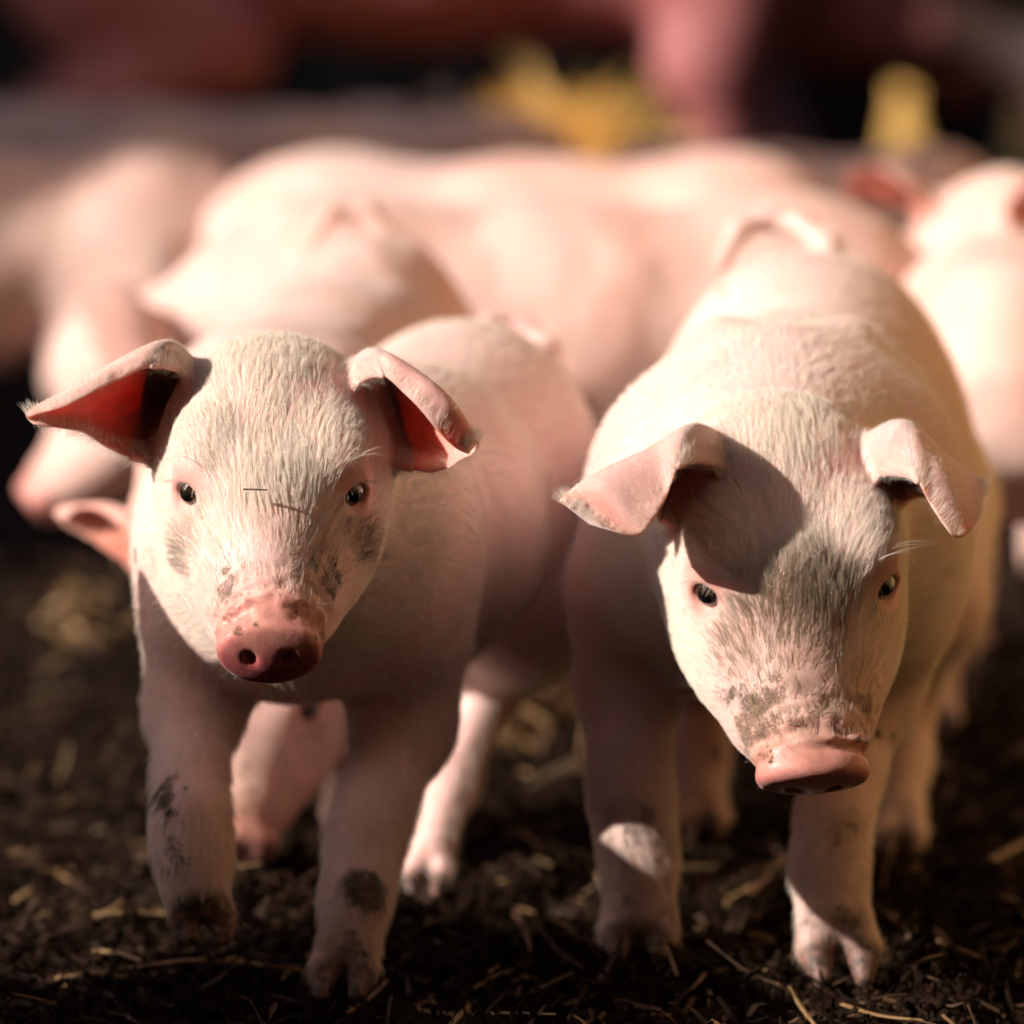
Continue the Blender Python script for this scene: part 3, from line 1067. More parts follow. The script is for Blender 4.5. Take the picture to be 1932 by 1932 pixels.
EB1 = ear_px([
    [(1372, 880, 1.985), (1368, 832, 2.000), (1350, 868, 2.020), (1330, 925, 2.020), (1312, 985, 2.00)],
    [(1290, 872, 1.932), (1306, 806, 1.952), (1285, 850, 1.988), (1268, 920, 1.988), (1256, 985, 1.975)],
    [(1252, 950, 1.920), (1225, 855, 1.936), (1212, 872, 1.962), (1212, 920, 1.970), (1215, 960, 1.965)],
    [(1212, 1008, 1.915), (1138, 900, 1.925), (1135, 908, 1.945), (1150, 932, 1.950), (1165, 965, 1.950)],
    [(1172, 1036, 1.915), (1058, 945, 1.920), (1060, 952, 1.930), (1085, 962, 1.935), (1110, 975, 1.937)]], False)
EB2 = ear_px([
    [(1650, 890, 1.985), (1618, 838, 2.000), (1648, 858, 2.022), (1672, 905, 2.022), (1684, 950, 2.005)],
    [(1722, 900, 1.930), (1700, 800, 1.958), (1735, 835, 1.992), (1742, 890, 1.995), (1738, 932, 1.982)],
    [(1758, 958, 1.920), (1762, 858, 1.942), (1792, 872, 1.975), (1788, 910, 1.985), (1778, 942, 1.976)],
    [(1794, 1010, 1.916), (1806, 930, 1.932), (1836, 898, 1.965), (1832, 930, 1.975), (1818, 950, 1.972)],
    [(1836, 1048, 1.916), (1842, 1000, 1.928), (1862, 912, 1.955), (1857, 930, 1.960), (1846, 950, 1.960)]], True)
for e in (EB1, EB2):
    FB.sheet(e, 0.007)
DB = finish_pig('piglet', FB, HERO_H, (EB1, EB2), HB,
                'piglet with its head lowered, drooping ears and dark mud down both sides of its muzzle', 'piglets in the herd', MAT['skin'], thin=(0.0023, 0.0009),
                mud=[(1410, 1330, 55, .85), (1400, 1390, 45, .7), (1440, 1300, 30, .7), (1640, 1330, 38, .6), (1640, 1380, 26, .7), (1400, 1430, 26, .5), (1360, 1160, 9, .9), (1650, 1160, 12, .8),
                     (1440, 1420, 14, .8), (1200, 1570, 50, .55), (1270, 1730, 30, .6), (1180, 1700, 40, .4), (1600, 1730, 40, .6), (1600, 1560, 40, .45), (1520, 1740, 36, .35), (1380, 1130, 12, .6), (1358, 546, 9, 1.5), (1690, 1390, 8, 1.2)],
                grime=[(1490, 1180, 120, .62), (1540, 1130, 90, .5), (1540, 1230, 80, .62), (1500, 1330, 120, .62), (1400, 1250, 80, .5), (1640, 1290, 60, .4), (1430, 1400, 70, .5), (1200, 1600, 110, .35), (1230, 1740, 120, .4), (1580, 1640, 110, .35), (1580, 1780, 110, .4)],
                hooves=[(W(1180, 1800, 2.06), 0.014), (W(1226, 1800, 2.06), 0.014), (W(1560, 1842, 2.025), 0.016), (W(1620, 1842, 2.025), 0.016), (W(1700, 1602, 2.36), 0.012), (W(1328, 1575, 2.39), 0.012)])
print('heroes', round(time.time() - T0, 1), len(DA['V']), len(DB['V']))


def hero_fur(D, seed, backdir, n_head, n_body):
    q, V, N, h = D['q'], D['V'], D['N'], D['head']
    n = len(V)
    headw = sstep(95, 35, q[:, 1]) * sstep(95, 75, np.linalg.norm(q, axis=1) - 30)
    headw = np.maximum(headw, D['earany'])
    muz = sstep(-35, -60, q[:, 1]) * headw
    eye = np.zeros(n)
    for c, E, r in h.eyes:
        eye = np.maximum(eye, sstep(2.4, 1.5, np.linalg.norm(V - c, axis=1) / r))
    nose = sstep(0.05, 0.4, D['nose'])
    legw = sstep(0.135, 0.10, V[:, 2])
    fl_h = h.M @ np.array([0, 1.0, 0.30])
    side = np.sign(q[:, 0])[:, None] * sstep(10, 45, np.abs(q[:, 0]))[:, None]
    out = (h.M @ np.array([0.5, 0.15, -0.9]))[None] * np.array([[1, 1, 1]])
    outw = side * 0
    cheek = sstep(18, 38, np.abs(q[:, 0])) * sstep(8, -14, q[:, 2])
    flow = np.tile(fl_h, (n, 1)) + cheek[:, None] * (h.M @ np.array([0, 0.1, -1.0]))[None] + (np.sign(q[:, 0]) * sstep(8, 34, np.abs(q[:, 0])) * 0.55)[:, None] * (h.M @ np.array([1.0, 0, 0]))[None]
    body = np.tile(np.asarray(backdir, float) + np.array([0, 0, -0.45]), (n, 1))
    body = body * (1 - legw[:, None]) + np.array([0, 0.15, -1.0]) * legw[:, None]
    flow = flow * headw[:, None] + body * (1 - headw[:, None])
    flow = flow + 0.14 * np.stack([vnoise(V * 30, 21), vnoise(V * 30, 22), vnoise(V * 30, 23)], 1)
    ear, rim = D['earany'], D['rim']
    dirt = np.clip(D['mud'] * 1.0 + D['grime'] * 1.6, 0, 1)
    # head
    den = headw * (1 - nose) * (1 - 0.95 * eye) * (1 - 0.72 * muz)
    den = den * np.where(ear > 0, np.where(D['earin'] > 0.1, 0.01, 0.03), 1) + rim * 0.02
    fore = sstep(34, 18, np.abs(q[:, 0])) * sstep(-8, 6, q[:, 2]) * headw
    length = 0.0075 + 0.0045 * fore - 0.0042 * muz - 0.0050 * ear + 0.0010 * rim - 0.004 * eye
    length = np.clip(length, 0.002, 0.02)
    lift = 0.19 - 0.07 * fore + 0.12 * cheek + 0.12 * ear + 0.55 * rim + 0.12 * muz
    ck = sstep(0.25, 0.7, D['mud'])
    den = den * (1 - 0.6 * ck)
    fur('fur', D, n_head, np.clip(den, 0, 2), length, flow, lift, 0.000056, seed=seed, clump_size=0.0022, dirt=dirt, caked=ck)
    # fine down and fringe on the ears
    den = ear * np.where(D['earin'] > 0.1, 0.12, 0.8) + rim * 3.0
    fur('fur', D, 9000, den, np.clip(0.0030 + 0.0018 * rim, 0.001, 0.01), flow, 0.25 + 0.6 * rim, 0.00004, seed=seed + 5, clump=0.0, dirt=dirt, caked=ck)
    # body
    den = (1 - headw) * (1 - D['hoof'])
    length = 0.0105 + np.zeros(n) - 0.003 * legw
    lift = 0.22 + np.zeros(n) + 0.08 * legw
    fur('fur', D, n_body, np.clip(den, 0, 2), length, flow, lift, 0.00007, seed=seed + 1, clump_size=0.0032, dirt=dirt, caked=ck)


hero_fur(DA, 11, MA @ np.array([0, 1.0, 0]), 80000, 65000)
hero_fur(DB, 21, MB @ np.array([0, 1.0, 0]), 84000, 75000)
print('fur', round(time.time() - T0, 1))


# ------------------------------------------------------------------ lashes and whiskers
def sweep(p, d1, d2, L, n=6):
    """hair from p leaving along d1 and bending towards d2"""
    d1 = np.asarray(d1, float); d2 = np.asarray(d2, float)
    d1 /= np.linalg.norm(d1); d2 /= np.linalg.norm(d2)
    out = [np.asarray(p, float)]
    for i in range(n - 1):
        t = i / (n - 2)
        out.append(out[-1] + (d1 * (1 - t) + d2 * t) * L / (n - 1))
    return out


def lashes(D, seed):
    r = np.random.default_rng(seed)
    h = D['head']
    ls, ws = [], []
    for (c, E, rad), sx in zip(h.eyes, (-1, 1)):
        for i in range(22):
            a = r.uniform(0.15, math.pi - 0.15)
            lp = np.array([math.cos(a) * 0.95, -0.62, math.sin(a) * 0.80]) * rad
            p0 = c + E @ lp
            out = E @ np.array([math.cos(a) * 0.5, -1.0, 0.25])
            ls.append(sweep(p0, out, out + np.array([0, 0, -0.55]) + E @ np.array([math.cos(a), 0, 0]), r.uniform(0.006, 0.010)))
        # long brow hairs
        for i in range(5):
            p0 = c + E @ (np.array([r.uniform(-0.6, 0.9), -0.2, 1.5]) * rad)
            ws.append(sweep(p0, E @ np.array([0.2, -0.6, 0.9]), np.array([sx * 1.0, -0.1, r.uniform(-0.3, 0.3)]), r.uniform(0.016, 0.030), 9))
        # chin and cheek whiskers
        for i in range(16):
            p0 = h.L(sx * r.uniform(26, 40), r.uniform(-38, 0), r.uniform(-48, -30))
            ws.append(sweep(p0, h.M @ np.array([sx * 1.0, -0.2, -0.4]), h.M @ np.array([sx * 0.7, 0.5, -0.5]), r.uniform(0.012, 0.026), 8))
        for i in range(16):
            p0 = h.L(sx * r.uniform(2, 16), r.uniform(-76, -45), r.uniform(-40, -34))
            ws.append(sweep(p0, h.M @ np.array([sx * 0.4, -0.3, -1.0]), h.M @ np.array([sx * 0.6, 0.4, -0.8]), r.uniform(0.008, 0.016), 7))
        for i in range(10):
            p0 = h.L(sx * r.uniform(17, 22), r.uniform(-76, -60), r.uniform(-16, 0))
            ws.append(sweep(p0, h.M @ np.array([sx * 1.0, -0.4, 0.2]), h.M @ np.array([sx * 0.9, 0.5, -0.3]), r.uniform(0.006, 0.011), 6))
    strands('eyelashes', ls, 0.00009, D['obj'])
    strands('whiskers', ws, 0.00008, D['obj'])


lashes(DA, 71)
lashes(DB, 72)


def on_skin(D, u, v, off=0.0085):
    """point on the animal's near surface under a pixel, lifted a little"""
    uu, vv, dep = project(D['V'])
    pd = np.hypot(uu - u, vv - v)
    c = np.nonzero(pd < pd.min() + 5)[0]
    k = c[np.argmin(dep[c])]
    return D['V'][k] + D['N'][k] * off


STUCK = [(DA, [(468, 930), (487, 934), (508, 936)], 4.0, 'straw_dark', 'tiny brown straw bit stuck to the stepping piglet\'s forehead'),
         (DA, [(284, 1034), (285, 1046), (286, 1057)], 3.5, 'twig', 'tiny dark stick on the stepping piglet\'s shoulder')]


# ------------------------------------------------------------------ the rest of the herd
def head_ear(h, sx, droop=0.0, up=0.0, ln=1.0):
    """cupped ear given in the head's own frame"""
    cen = [(28, 30, 18), (52, 26, 34), (78, 16, 34 - 10 * droop), (98, 4, 22 - 24 * droop), (108, -4, 12 - 34 * droop)]
    wid = [22, 30, 27, 16, 4]
    net = []
    for c, w in zip(cen, wid):
        row = []
        for t in (-1, -0.5, 0, 0.5, 1):
            back = 16 * (1 - t * t) * w / 30
            row.append(h.L(sx * (28 + (c[0] - 28) * ln + 4 * t), c[1] + back + t * 5 - 6 + up * (c[0] - 28), c[2] - t * w))
        net.append(row)
    return Ear(net, sx > 0, th=0.0028 * h.s, nu=16, nv=14)


def herd_pig(name, label, x, y, yaw, s=1.0, head_pitch=22, head_drop=0.0, head_yaw=0, group='piglets in the herd', mat='skin_far', cat='piglet',
             h=0.006, stretch=1.0, stride=0.0, droop=0.4, tail=True, wide=1.0, mud=(), ear_up=0.0, grime=(), stride_h=None, ear_len=1.0, rump_up=0.0, neck=0.0):
    F = Field()
    Mz = rotm(rz=yaw)
    org = np.array([x, y, 0.0])

    def Lp(a, b, c):
        return org + Mz @ (np.array([a * wide, b * stretch, c]) * 0.001 * s)
    u = 0.001 * s
    F.ell(Lp(0, 150, 206 + rump_up), np.array([70 * wide, 84 * stretch, 77]) * u, Mz, 0.03 * s)
    F.ell(Lp(0, 35, 198 + rump_up * 0.5), np.array([75 * wide, 125 * stretch, 80]) * u, Mz, 0.03 * s)
    F.ell(Lp(0, -85, 198), np.array([66 * wide, 88 * stretch, 80]) * u, Mz, 0.03 * s)
    for sx in (-1, 1):
        F.ell(Lp(sx * 40, -92, 190), np.array([32, 50, 62]) * u, Mz, 0.02 * s)
        F.ell(Lp(sx * 42, 152, 170), np.array([38, 62, 66]) * u, Mz, 0.025 * s)
        st = stride * sx
        sh = st if stride_h is None else stride_h * sx
        leg(F, [(Lp(sx * 46, -100, 160), 36 * u), (Lp(sx * 48, -92 - st * 10, 112), 26 * u), (Lp(sx * 46, -104 - st * 22, 70), 18 * u),
                (Lp(sx * 46, -102 - st * 30, 30), 16 * u)], 0.012 * s)
        hoof(F, Lp(sx * 46, -102 - st * 30, 28), Lp(sx * 46, -112 - st * 34, 4), 16 * u, Mz @ SIDE, 1, Mz @ np.array([0, -1, 0]))
        leg(F, [(Lp(sx * 46, 150, 160), 44 * u), (Lp(sx * 52, 118 + sh * 12, 122), 30 * u), (Lp(sx * 48, 186 + sh * 26, 82), 17 * u),
                (Lp(sx * 47, 176 + sh * 30, 30), 15 * u)], 0.014 * s)
        hoof(F, Lp(sx * 47, 176 + sh * 30, 28), Lp(sx * 47, 168 + sh * 34, 4), 15 * u, Mz @ SIDE, 1, Mz @ np.array([0, -1, 0]))
    ec = Lp(0, -190 + 10 * head_drop - neck, 232 - 150 * head_drop)
    hd = Head(Mz @ rotm(rz=head_yaw) @ rotm(rx=head_pitch), ec, s * 0.98)
    F.cone(Lp(0, -105, 212), hd.L(0, 34, -6), 60 * u, 43 * u, 0.03 * s)
    F.cone(Lp(0, -125, 185), hd.L(0, 20, -34), 46 * u, 28 * u, 0.03 * s)
    hd.sculpt(F, detail=False)
    ears = [head_ear(hd, sx, droop, ear_up, ear_len) for sx in (-1, 1)]
    for e in ears:
        F.sheet(e, 0.007 * s)
    if tail:
        F.chain([(Lp(0, 226, 240 + rump_up), 9 * u), (Lp(2, 240, 268 + rump_up), 7 * u), (Lp(-16, 244, 290 + rump_up), 6 * u), (Lp(-38, 238, 290 + rump_up), 5.5 * u), (Lp(-52, 230, 266 + rump_up), 4 * u)], 0.006)
    hv = [(Lp(sx * 46, yy, 2), 14 * u) for sx in (-1, 1) for yy in (-110, 170)]
    return finish_pig(name, F, h, ears, hd, label, group, MAT[mat], hooves=hv, cat=cat, mud=mud, grime=grime, lumps=0.0035 * s)


HERD = [
    # label, x, y, yaw, scale, pitch, drop, head yaw, stride, ear droop, extras
    ('piglet nosing the soil, its dirty face seen between the stepping piglet\'s front legs', -0.105, 2.515, -7, 0.93, 47, 1.0, -2, 0.2, -0.4,
     dict(stretch=1.25, rump_up=26, ear_up=1.32, ear_len=1.13, mud=[(470, 1500, 60, .6), (600, 1385, 26, .7)], grime=[(500, 1520, 130, .5), (600, 1400, 60, .5)], h=0.004)),
    ('long-backed piglet side on across the herd, head hanging low, pale flank in full sun', 0.000, 2.97, -86, 1.06, 42, 0.46, 0, -0.3, 1.3, dict(neck=40, stretch=1.08, tail=False, stride_h=2.2)),
    ('piglet standing just in front of the golden straw heap, only its back showing', 0.045, 3.55, 80, 1.06, 25, 0.4, 0, 0.3, 0.4, dict(tail=False, stretch=1.15)),
    ('piglet with a broad pink rump behind the long-backed piglet\'s neck', -0.470, 3.62, -84, 1.08, 25, 0.5, 0, 0.0, 0.4, dict(tail=False, stretch=1.15)),
    ('brownish piglet back in half shade between the broad pink rump and the straw heaps', -0.150, 4.45, 86, 1.08, 25, 0.4, 0, 0.3, 0.4, dict(tail=False, stretch=1.2)),
    ('dusky reddish piglet beside the lit leg of the pink sow', 0.270, 4.15, 65, 1.0, 30, 0.4, 0, 0.3, 0.4, {}),
    ('piglet facing forward with drooping snout and one raised pink ear', 0.362, 3.22, -22, 1.06, 50, 0.10, -14, 0.2, -0.3, dict(ear_up=0.6)),
    ('piglet turned away showing its hind legs beside the muddy-muzzled piglet\'s flank', 0.298, 2.85, 176, 0.98, 25, 0.2, 0, 0.35, 0.4, dict(tail=False)),
    ('unseen piglet added beside the wide-eared stepping piglet to shade its legs', -0.415, 1.80, 172, 1.02, 25, 0.2, 0, 0.2, 0.4, {}),  # added outside the view as a shade caster for the stepping piglet
    ('unseen piglet added behind the first one to shade the soil in front', -0.440, 1.24, 178, 1.0, 25, 0.2, 0, 0.2, 0.4, {}),  # second added shade caster, outside the view, for the near soil
    ('small greyish piglet in deep shade before the sow\'s belly', -0.46, 5.05, 60, 1.05, 30, 0.4, 0, 0.2, 0.4, {}),
    ('muddy piglet in shade beside the small greyish piglet', -0.28, 5.3, -60, 1.0, 30, 0.4, 0, 0.2, 0.4, {}),
]
for lab, x, y, yaw, s, hp, hdp, hy, st, dr, ex in HERD:
    ex = dict(ex)
    hh = ex.pop('h', 0.005 if y < 3.2 else 0.008)
    herd_pig('piglet', lab, x, y, yaw, s, hp, hdp, hy, stride=st, droop=dr, h=hh, **ex)
print('herd', round(time.time() - T0, 1))

# sows at the back
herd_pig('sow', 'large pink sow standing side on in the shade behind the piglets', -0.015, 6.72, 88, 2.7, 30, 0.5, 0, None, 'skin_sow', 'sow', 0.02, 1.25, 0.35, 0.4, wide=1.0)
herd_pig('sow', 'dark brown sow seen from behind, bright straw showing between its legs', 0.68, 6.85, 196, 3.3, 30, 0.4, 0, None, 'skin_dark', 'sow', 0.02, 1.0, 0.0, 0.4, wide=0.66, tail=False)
print('sows', round(time.time() - T0, 1))


# ------------------------------------------------------------------ straw
def straw_mesh(name, pts, r, flat=0.45):
    """split flattened stalk along a polyline"""
    P = spline(np.asarray(pts, float), max(4, 3 * len(pts)))
    n = len(P)
    T = np.gradient(P, axis=0); T /= np.linalg.norm(T, axis=1, keepdims=True)
    up = np.array([0, 0, 1.0]); S = np.cross(T, up); S /= np.linalg.norm(S, axis=1, keepdims=True) + 1e-9
    U = np.cross(S, T)
    V = []
    for i in range(n):
        k = r * (1.0 - 0.25 * i / n)
        for j in range(6):
            a = j * math.pi / 3
            V.append(P[i] + S[i] * math.cos(a) * k + U[i] * math.sin(a) * k * flat)
    Fq = []
    for i in range(n - 1):
        for j in range(6):
            Fq.append((i * 6 + j, i * 6 + (j + 1) % 6, i * 6 + 6 + (j + 1) % 6, i * 6 + 6 + j))
    me = mesh_np(name, np.array(V), np.array(Fq), True)
    return me


def litter(name, n, xr, yr, lr, rr, mat, zoff, seed, label, tilt=0.35, clear=None, dens=None):
    """short loose bits, far too many to count"""
    r = np.random.default_rng(seed)
    n = int(n * 1.35)
    x = r.normal(0, 0.62 * xr[1], n); y = yr[0] - 0.12 + (yr[1] - yr[0]) * np.abs(r.normal(0, 0.5, n)) - 0.25 * (r.random(n) < 0.15) * r.random(n)
    if dens is not None:
        keep = r.random(n) < dens(x, y)
        x, y = x[keep], y[keep]; n = len(x)
    z = ground_h(x, y) + zoff * r.random(n)
    L = lr[0] * (lr[1] / lr[0]) ** (r.random(n) ** 1.6)
    rad = r.uniform(*rr, n)
    az = r.uniform(0, 2 * math.pi, n)
    el = r.normal(0, tilt, n)
    d = np.stack([np.cos(az) * np.cos(el), np.sin(az) * np.cos(el), np.sin(el)], 1)
    s = np.cross(d, [0, 0, 1.0]); s /= np.linalg.norm(s, axis=1, keepdims=True) + 1e-9
    roll = r.uniform(-0.8, 0.8, n)[:, None]
    u = np.cross(s, d)
    s2 = s * np.cos(roll) + u * np.sin(roll); u2 = u * np.cos(roll) - s * np.sin(roll)
    c = np.stack([x, y, z + np.abs(np.sin(el)) * L * 0.35 + rad * 0.5], 1)
    bend = u2 * (r.normal(0, 0.09, n) * L)[:, None]
    V = np.empty((n, 12, 3))
    for i, (t, k) in enumerate(((-0.5, 0.8), (0.0, 1.0), (0.5, 0.7))):
        ctr = c + d * (L * t)[:, None] + (bend if i == 1 else 0)
        for j, (a, b) in enumerate(((1, 0.3), (-1, 0.3), (-1, -0.3), (1, -0.3))):
            V[:, i * 4 + j] = ctr + s2 * (rad * a * k)[:, None] + u2 * (rad * b * k)[:, None]
    f = [[0, 1, 2, 3], [11, 10, 9, 8]]
    for i in (0, 4):
        for j in range(4):
            f.append([i + j, i + 4 + j, i + 4 + (j + 1) % 4, i + (j + 1) % 4])
    Fq = (np.array(f)[None] + (np.arange(n) * 12)[:, None, None]).reshape(-1, 4)
    return put(name, mesh_np(name, V.reshape(-1, 3), Fq, False), None, mat, kind='stuff', label=label, category='litter')


vis = lambda x, y: sstep(0.26, 0.20, np.abs(x) * 2.0 / y)
litter('straw_litter', 1200, (-0.5, 0.5), (1.84, 3.4), (0.006, 0.045), (0.0004, 0.0012), MAT['straw'], 0.008, 31, 'short pale straw bits strewn over the dark soil')
litter('soiled_straw', 9500, (-0.6, 0.6), (1.80, 3.6), (0.004, 0.038), (0.0003, 0.0013), MAT['straw_dark'], 0.008, 32, 'brown soiled straw fibres trodden into the dark soil')
litter('trampled_fibres', 40000, (-0.6, 0.6), (1.80, 3.2), (0.002, 0.016), (0.0004, 0.0020), MAT['clod'], 0.010, 33, 'nearly black rotted fibres matted over the soil', 0.6)


def clods(name, n, seed):
    r = np.random.default_rng(seed)
    base = np.array([(0, 0, 1), (.89, 0, .45), (.28, .85, .45), (-.72, .53, .45), (-.72, -.53, .45), (.28, -.85, .45), (.72, .53, -.45), (-.28, .85, -.45), (-.89, 0, -.45), (-.28, -.85, -.45), (.72, -.53, -.45), (0, 0, -1)])
    tr = np.array([(0, 1, 2), (0, 2, 3), (0, 3, 4), (0, 4, 5), (0, 5, 1), (1, 6, 2), (2, 7, 3), (3, 8, 4), (4, 9, 5), (5, 10, 1), (6, 7, 2), (7, 8, 3), (8, 9, 4), (9, 10, 5), (10, 6, 1), (6, 11, 7), (7, 11, 8), (8, 11, 9), (9, 11, 10), (10, 11, 6)])
    x = r.normal(0, 0.36, n); y = 1.72 + 1.5 * np.abs(r.normal(0, 0.5, n)) - 0.3 * (r.random(n) < 0.15) * r.random(n)
    sz = 0.0011 * (7.0 ** (r.random(n) ** 2.2))
    z = ground_h(x, y) + sz * 0.25
    V = base[None] * (1 + r.uniform(-0.35, 0.35, (n, 12, 1))) * sz[:, None, None] * r.uniform(0.6, 1.3, (n, 1, 3))
    V = V + np.stack([x, y, z], 1)[:, None]
    Fq = (tr[None] + (np.arange(n) * 12)[:, None, None]).reshape(-1, 3)
    put(name, mesh_np(name, V.reshape(-1, 3), Fq, True), None, MAT['clod'], kind='stuff', label='crumbs and clods of black soil scattered on the ground', category='soil')


clods('soil_crumbs', 50000, 41)

# single stalks that can be picked out
MAT['straw_mid'] = simple('brown straw', (0.30, 0.165, 0.065), (0.17, 0.09, 0.036), 150, 0.6, 0.0003)
STALKS = [
    # pixel chain on the ground, radius px, lift m, material, label or None
    ([(105, 1846), (250, 1826), (360, 1812), (480, 1818)], 9, .004, 'straw_mid', 'long brown straw stalk lying in front of the lifted front hoof'),
    ([(335, 1790), (420, 1806), (496, 1822)], 7, .006, 'straw', 'pale short straw stub directly below the lifted front hoof'),
    ([(655, 1912), (700, 1880), (732, 1850)], 6, .010, 'straw_mid', 'straw leaning beside the planted front hoof of the stepping piglet'),
    ([(968, 1712), (985, 1745), (1000, 1790), (992, 1830), (975, 1880)], 5, .016, 'twig', 'thin reddish twig standing bent up from the soil between the two front piglets'),
    ([(850, 1934), (885, 1898), (918, 1872)], 7, .006, 'straw', None),
    ([(1074, 1925), (1092, 1890), (1106, 1860)], 5, .008, 'straw', None),
    ([(1408, 1690), (1445, 1655), (1486, 1612)], 11, .012, 'straw', 'thick pale straw stub between the front legs of the piglet with the lowered head'),
    ([(1870, 1625), (1905, 1605), (1940, 1588)], 13, .010, 'straw', 'thick straw stub lying by the hind hoof of the piglet with the lowered head'),
    ([(1727, 1822), (1755, 1808), (1782, 1800)], 10, .008, 'straw', 'short pale straw chip near the split front hoof of the low-headed piglet'),
    ([(1700, 1700), (1745, 1740), (1790, 1775)], 6, .008, 'straw_mid', None),
    ([(1675, 1722), (1760, 1770), (1850, 1806)], 5, .010, 'straw_mid', None),
    ([(1720, 1640), (1750, 1620), (1778, 1598)], 6, .008, 'straw_mid', None),
    ([(1490, 1860), (1512, 1900), (1540, 1936)], 6, .012, 'straw', None),
    ([(1590, 1895), (1660, 1916), (1740, 1925)], 7, .006, 'straw_mid', None),
    ([(830, 1672), (890, 1668), (958, 1660)], 6, .010, 'straw', None),
    ([(880, 1700), (950, 1706), (1010, 1722)], 5, .008, 'straw_mid', None),
    ([(1345, 1800), (1400, 1785), (1450, 1780)], 5, .006, 'straw_mid', None),
    ([(100, 1640), (130, 1660), (180, 1690)], 6, .006, 'straw_mid', None),
    ([(20, 1875), (70, 1885), (130, 1905)], 5, .006, 'straw_mid', None),
    ([(1010, 1660), (1060, 1690), (1110, 1700)], 5, .008, 'straw_mid', None),
    ([(560, 1720), (600, 1745), (640, 1765)], 5, .008, 'straw_mid', None),
    ([(1280, 1888), (1320, 1850), (1345, 1810)], 5, .012, 'straw_mid', None),
    ([(1830, 1700), (1870, 1690), (1925, 1700)], 5, .010, 'straw_mid', None),
    ([(1690, 1590), (1720, 1570), (1745, 1560)], 6, .008, 'straw_mid', None),
    ([(450, 1880), (520, 1896), (590, 1900)], 5, .006, 'straw_mid', None),
]
for pts, rpx, lift, m, lab in STALKS:
    P = [G(*p) for p in pts]
    n = len(P)
    Q = []
    for i, p in enumerate(P):
        f = 0.5 + 0.5 * math.sin(i * 1.7 + n)
        zz = float(ground_h(np.array([p[0]]), np.array([p[1]]))[0]) + 0.009 + lift * f
        # keep the stalk on its sight line when it is lifted off the soil
        k = (CAM_H - zz) / CAM_H
        Q.append(np.array([p[0] * k, p[1] * k, zz]))
    me = straw_mesh('straw_stalk', Q, PX(rpx, Q[0][1]))
    if m == 'twig':
        nm = 'twig'
    else:
        nm = 'straw_stalk'
    o = put(nm, me, None, MAT[m], label=lab or 'thin straw stalk lying loose on the dark soil', category='twig' if m == 'twig' else 'straw')
    if lab is None:
        o['group'] = 'loose straw stalks on the soil'

for D_, px_, r_, m, lab in STUCK:
    Q = [on_skin(D_, *p_) for p_ in px_]
    put('straw_bit', straw_mesh('straw_bit', Q, PX(r_, Q[0][1])), None, MAT[m], label=lab, category='straw')


def heap(name, label, cx, cy, rx, ry, hz, n, seed, matn='straw_gold'):
    r = np.random.default_rng(seed)
    me_v, me_f = [], []
    # body of the heap
    nu, nv = 40, 16
    for j in range(nv + 1):
        t = j / nv
        for i in range(nu):
            a = 2 * math.pi * i / nu
            rr = math.sin(t * math.pi / 2)
            me_v.append((cx + rx * rr * math.cos(a), cy + ry * rr * math.sin(a), hz * math.cos(t * math.pi / 2) ** 1.3))
    V = np.array(me_v)
    V[:, 2] *= 1 + 0.35 * fbm(V * 9, 3, seed)
    V[:, 2] -= 0.01
    for j in range(nv):
        for i in range(nu):
            a = j * nu + i; b = j * nu + (i + 1) % nu
            me_f.append((a, a + nu, b + nu, b))
    o = put(name, mesh_np(name, V, np.array(me_f)), None, MAT[matn], label=label, category='straw heap')
    if name == 'straw_heap':
        o['group'] = 'golden straw behind the herd'
    # loose stalks over it
    k = r.integers(0, len(V), n)
    P = V[k] + r.normal(0, 0.012, (n, 3)) + np.array([0, 0, 0.012])
    az = r.uniform(0, 6.283, n); el = r.normal(0, 0.5, n)
    d = np.stack([np.cos(az) * np.cos(el), np.sin(az) * np.cos(el), np.sin(el)], 1) * (r.uniform(0.04, 0.14, n) * min(1.0, rx / 0.13))[:, None]
    w = np.cross(d, r.normal(0, 1, (n, 3))); w *= (0.0022 / (np.linalg.norm(w, axis=1) + 1e-9))[:, None]
    w2 = np.cross(d, w); w2 *= (0.0022 / (np.linalg.norm(w2, axis=1) + 1e-9))[:, None]
    VV = np.stack([P + w, P - w * 0.5 + w2, P - w * 0.5 - w2, P + d + w, P + d - w * 0.5 + w2, P + d - w * 0.5 - w2], 1)
    ff = np.array([[0, 1, 4, 3], [1, 2, 5, 4], [2, 0, 3, 5]])
    FF = (ff[None] + (np.arange(n) * 6)[:, None, None]).reshape(-1, 4)
    put('loose_stalks', mesh_np('loose_stalks', VV.reshape(-1, 3), FF, False), o, MAT[matn], kind='stuff')


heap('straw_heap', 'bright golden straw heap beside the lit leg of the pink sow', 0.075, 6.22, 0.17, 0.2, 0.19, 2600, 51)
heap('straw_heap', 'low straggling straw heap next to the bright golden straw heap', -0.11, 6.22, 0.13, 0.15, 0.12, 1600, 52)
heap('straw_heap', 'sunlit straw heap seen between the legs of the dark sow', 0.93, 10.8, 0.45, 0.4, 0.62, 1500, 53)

for (gu, gv, rx_, lab_) in ((150, 1185, 0.012, 'small golden straw tuft on the soil beside the nosing piglet'), (985, 1375, 0.028, 'golden straw tuft on the soil between the two front piglets'), (955, 1290, 0.020, 'little straw tuft behind the stepping piglet\'s hind leg')):
    gp = G(gu, gv)
    heap('straw_tuft', lab_, gp[0], gp[1], rx_, rx_ * 0.9, 0.012, 60, int(gu), 'straw')

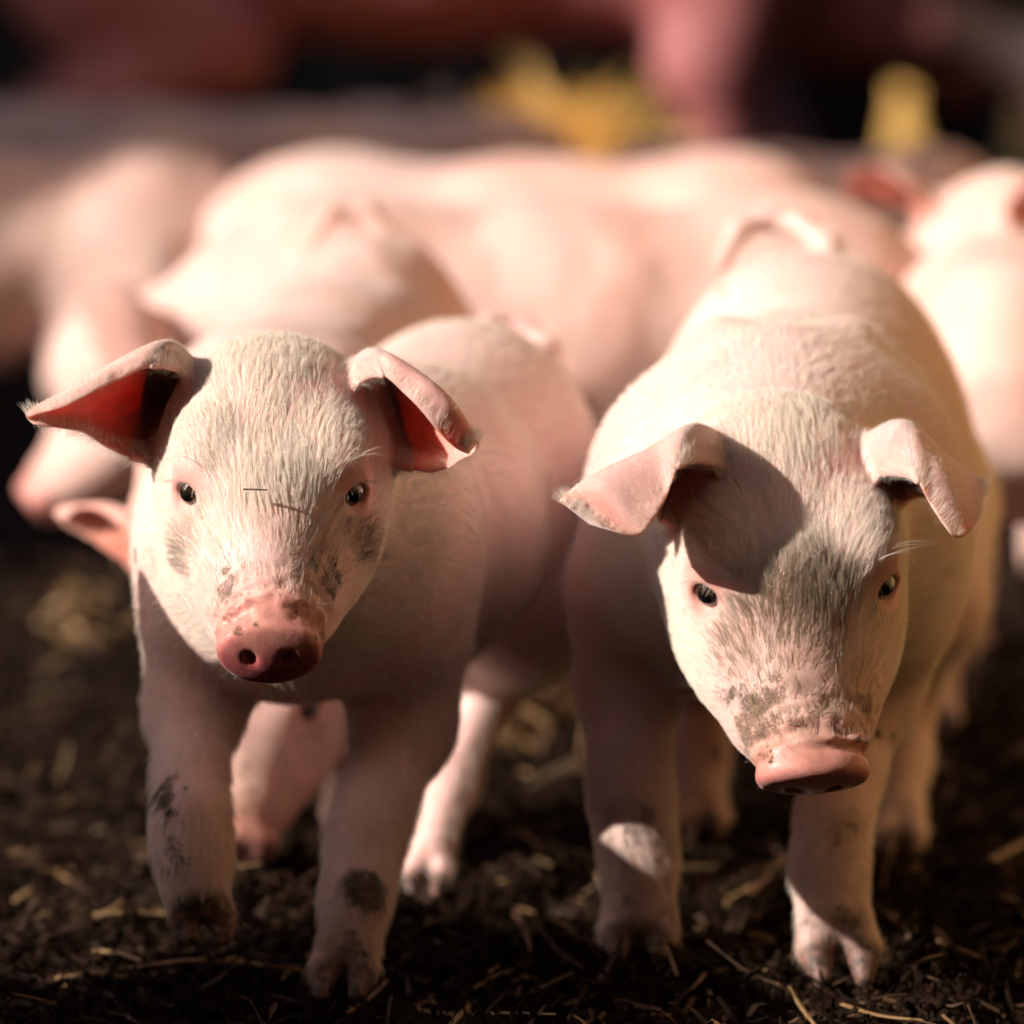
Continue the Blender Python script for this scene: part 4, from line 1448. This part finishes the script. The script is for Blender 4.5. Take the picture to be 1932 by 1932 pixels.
# ------------------------------------------------------------------ back wall and added shading walls
def board(name, x0, x1, y0, y1, z0, z1, mat, parent, j=0.0):
    x = (x0, x1); y = (y0, y1); z = (z0, z1)
    V = [(a, b, c) for a in x for b in y for c in z]
    Fq = [(0, 1, 3, 2), (4, 6, 7, 5), (0, 4, 5, 1), (2, 3, 7, 6), (0, 2, 6, 4), (1, 5, 7, 3)]
    return put(name, mesh_np(name, np.array(V), np.array(Fq), False), parent, mat)


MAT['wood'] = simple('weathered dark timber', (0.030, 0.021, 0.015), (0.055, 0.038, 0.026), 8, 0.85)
MAT['hedge'] = simple('dark hedge leaves', (0.018, 0.026, 0.010), (0.035, 0.045, 0.015), 12, 0.8)
wr = random.Random(5)
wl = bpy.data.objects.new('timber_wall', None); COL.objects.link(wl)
wl['label'] = 'unseen weathered timber wall added to shade the sows'; wl['category'] = 'wall'  # added out of view; its gap lets sun reach straw heap and sow leg
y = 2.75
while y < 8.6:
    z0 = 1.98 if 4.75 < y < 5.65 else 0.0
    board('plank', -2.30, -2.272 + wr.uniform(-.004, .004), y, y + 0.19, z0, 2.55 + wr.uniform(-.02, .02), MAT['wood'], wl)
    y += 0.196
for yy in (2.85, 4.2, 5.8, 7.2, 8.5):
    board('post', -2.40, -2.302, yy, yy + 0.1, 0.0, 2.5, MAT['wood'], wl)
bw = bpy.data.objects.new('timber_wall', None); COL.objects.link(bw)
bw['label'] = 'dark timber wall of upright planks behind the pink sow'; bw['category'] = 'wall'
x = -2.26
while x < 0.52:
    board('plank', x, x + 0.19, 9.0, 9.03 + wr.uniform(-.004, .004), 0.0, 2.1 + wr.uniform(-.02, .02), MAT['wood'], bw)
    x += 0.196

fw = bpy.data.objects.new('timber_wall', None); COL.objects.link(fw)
fw['label'] = 'unseen dark timber wall added to block sky light from the front'; fw['category'] = 'wall'  # added behind the camera to cut the sky fill
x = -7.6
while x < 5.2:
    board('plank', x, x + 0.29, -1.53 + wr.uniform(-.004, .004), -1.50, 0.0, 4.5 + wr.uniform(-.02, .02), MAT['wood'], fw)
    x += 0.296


# unseen straw bales added on the right to bounce warm light onto the pigs
MAT['bale'] = simple('bale straw', (0.50, 0.32, 0.12), (0.38, 0.22, 0.07), 30, 0.75, 0.004)


def bale_mesh(seed):
    r = np.random.default_rng(seed)
    n = (6, 12, 6)
    dims = np.array([0.46, 0.92, 0.36])
    V, Fq, idx = [], [], {}

    def vid(p):
        if p not in idx:
            idx[p] = len(V)
            t = np.array(p) / np.array(n) - 0.5
            V.append(t * dims)
        return idx[p]
    for ax_ in range(3):
        a, b = [i for i in range(3) if i != ax_]
        for e in (0, n[ax_]):
            for i in range(n[a]):
                for j in range(n[b]):
                    q4 = []
                    for di, dj in ((0, 0), (1, 0), (1, 1), (0, 1)):
                        p = [0, 0, 0]; p[ax_] = e; p[a] = i + di; p[b] = j + dj
                        q4.append(vid(tuple(p)))
                    flip = (e == 0) ^ (ax_ == 1)
                    Fq.append(q4[::-1] if flip else q4)
    V = np.array(V)
    V += 0.010 * np.stack([fbm(V * 9 + 7 * k + seed, 2) for k in range(3)], 1)
    # strings bite in
    for ys in (-0.22, 0.22):
        k = np.exp(-((V[:, 1] - ys) / 0.03) ** 2)[:, None]
        V *= 1 - 0.03 * k * np.array([1, 0, 1])
    V[:, 2] += 0.185
    return mesh_np('reflector_bale', V, np.array(Fq))


BM = [bale_mesh(s_) for s_ in (3, 4, 5)]
names = ['bottom', 'second', 'third', 'top']
for k in range(5):
    for lv in range(4):
        o = put('reflector_bale', BM[(k + lv) % 3], None, None, label='unseen straw bale added to reflect warm light, %s layer' % names[lv], category='straw bale', group='straw bales stacked along the yard')
        o.location = (1.08 + wr.uniform(-.015, .015), 0.55 + k * 0.95 + (0.30 if lv % 2 else 0), lv * 0.372)
for m_ in BM:
    m_.materials.append(MAT['bale'])
print('all', round(time.time() - T0, 1))
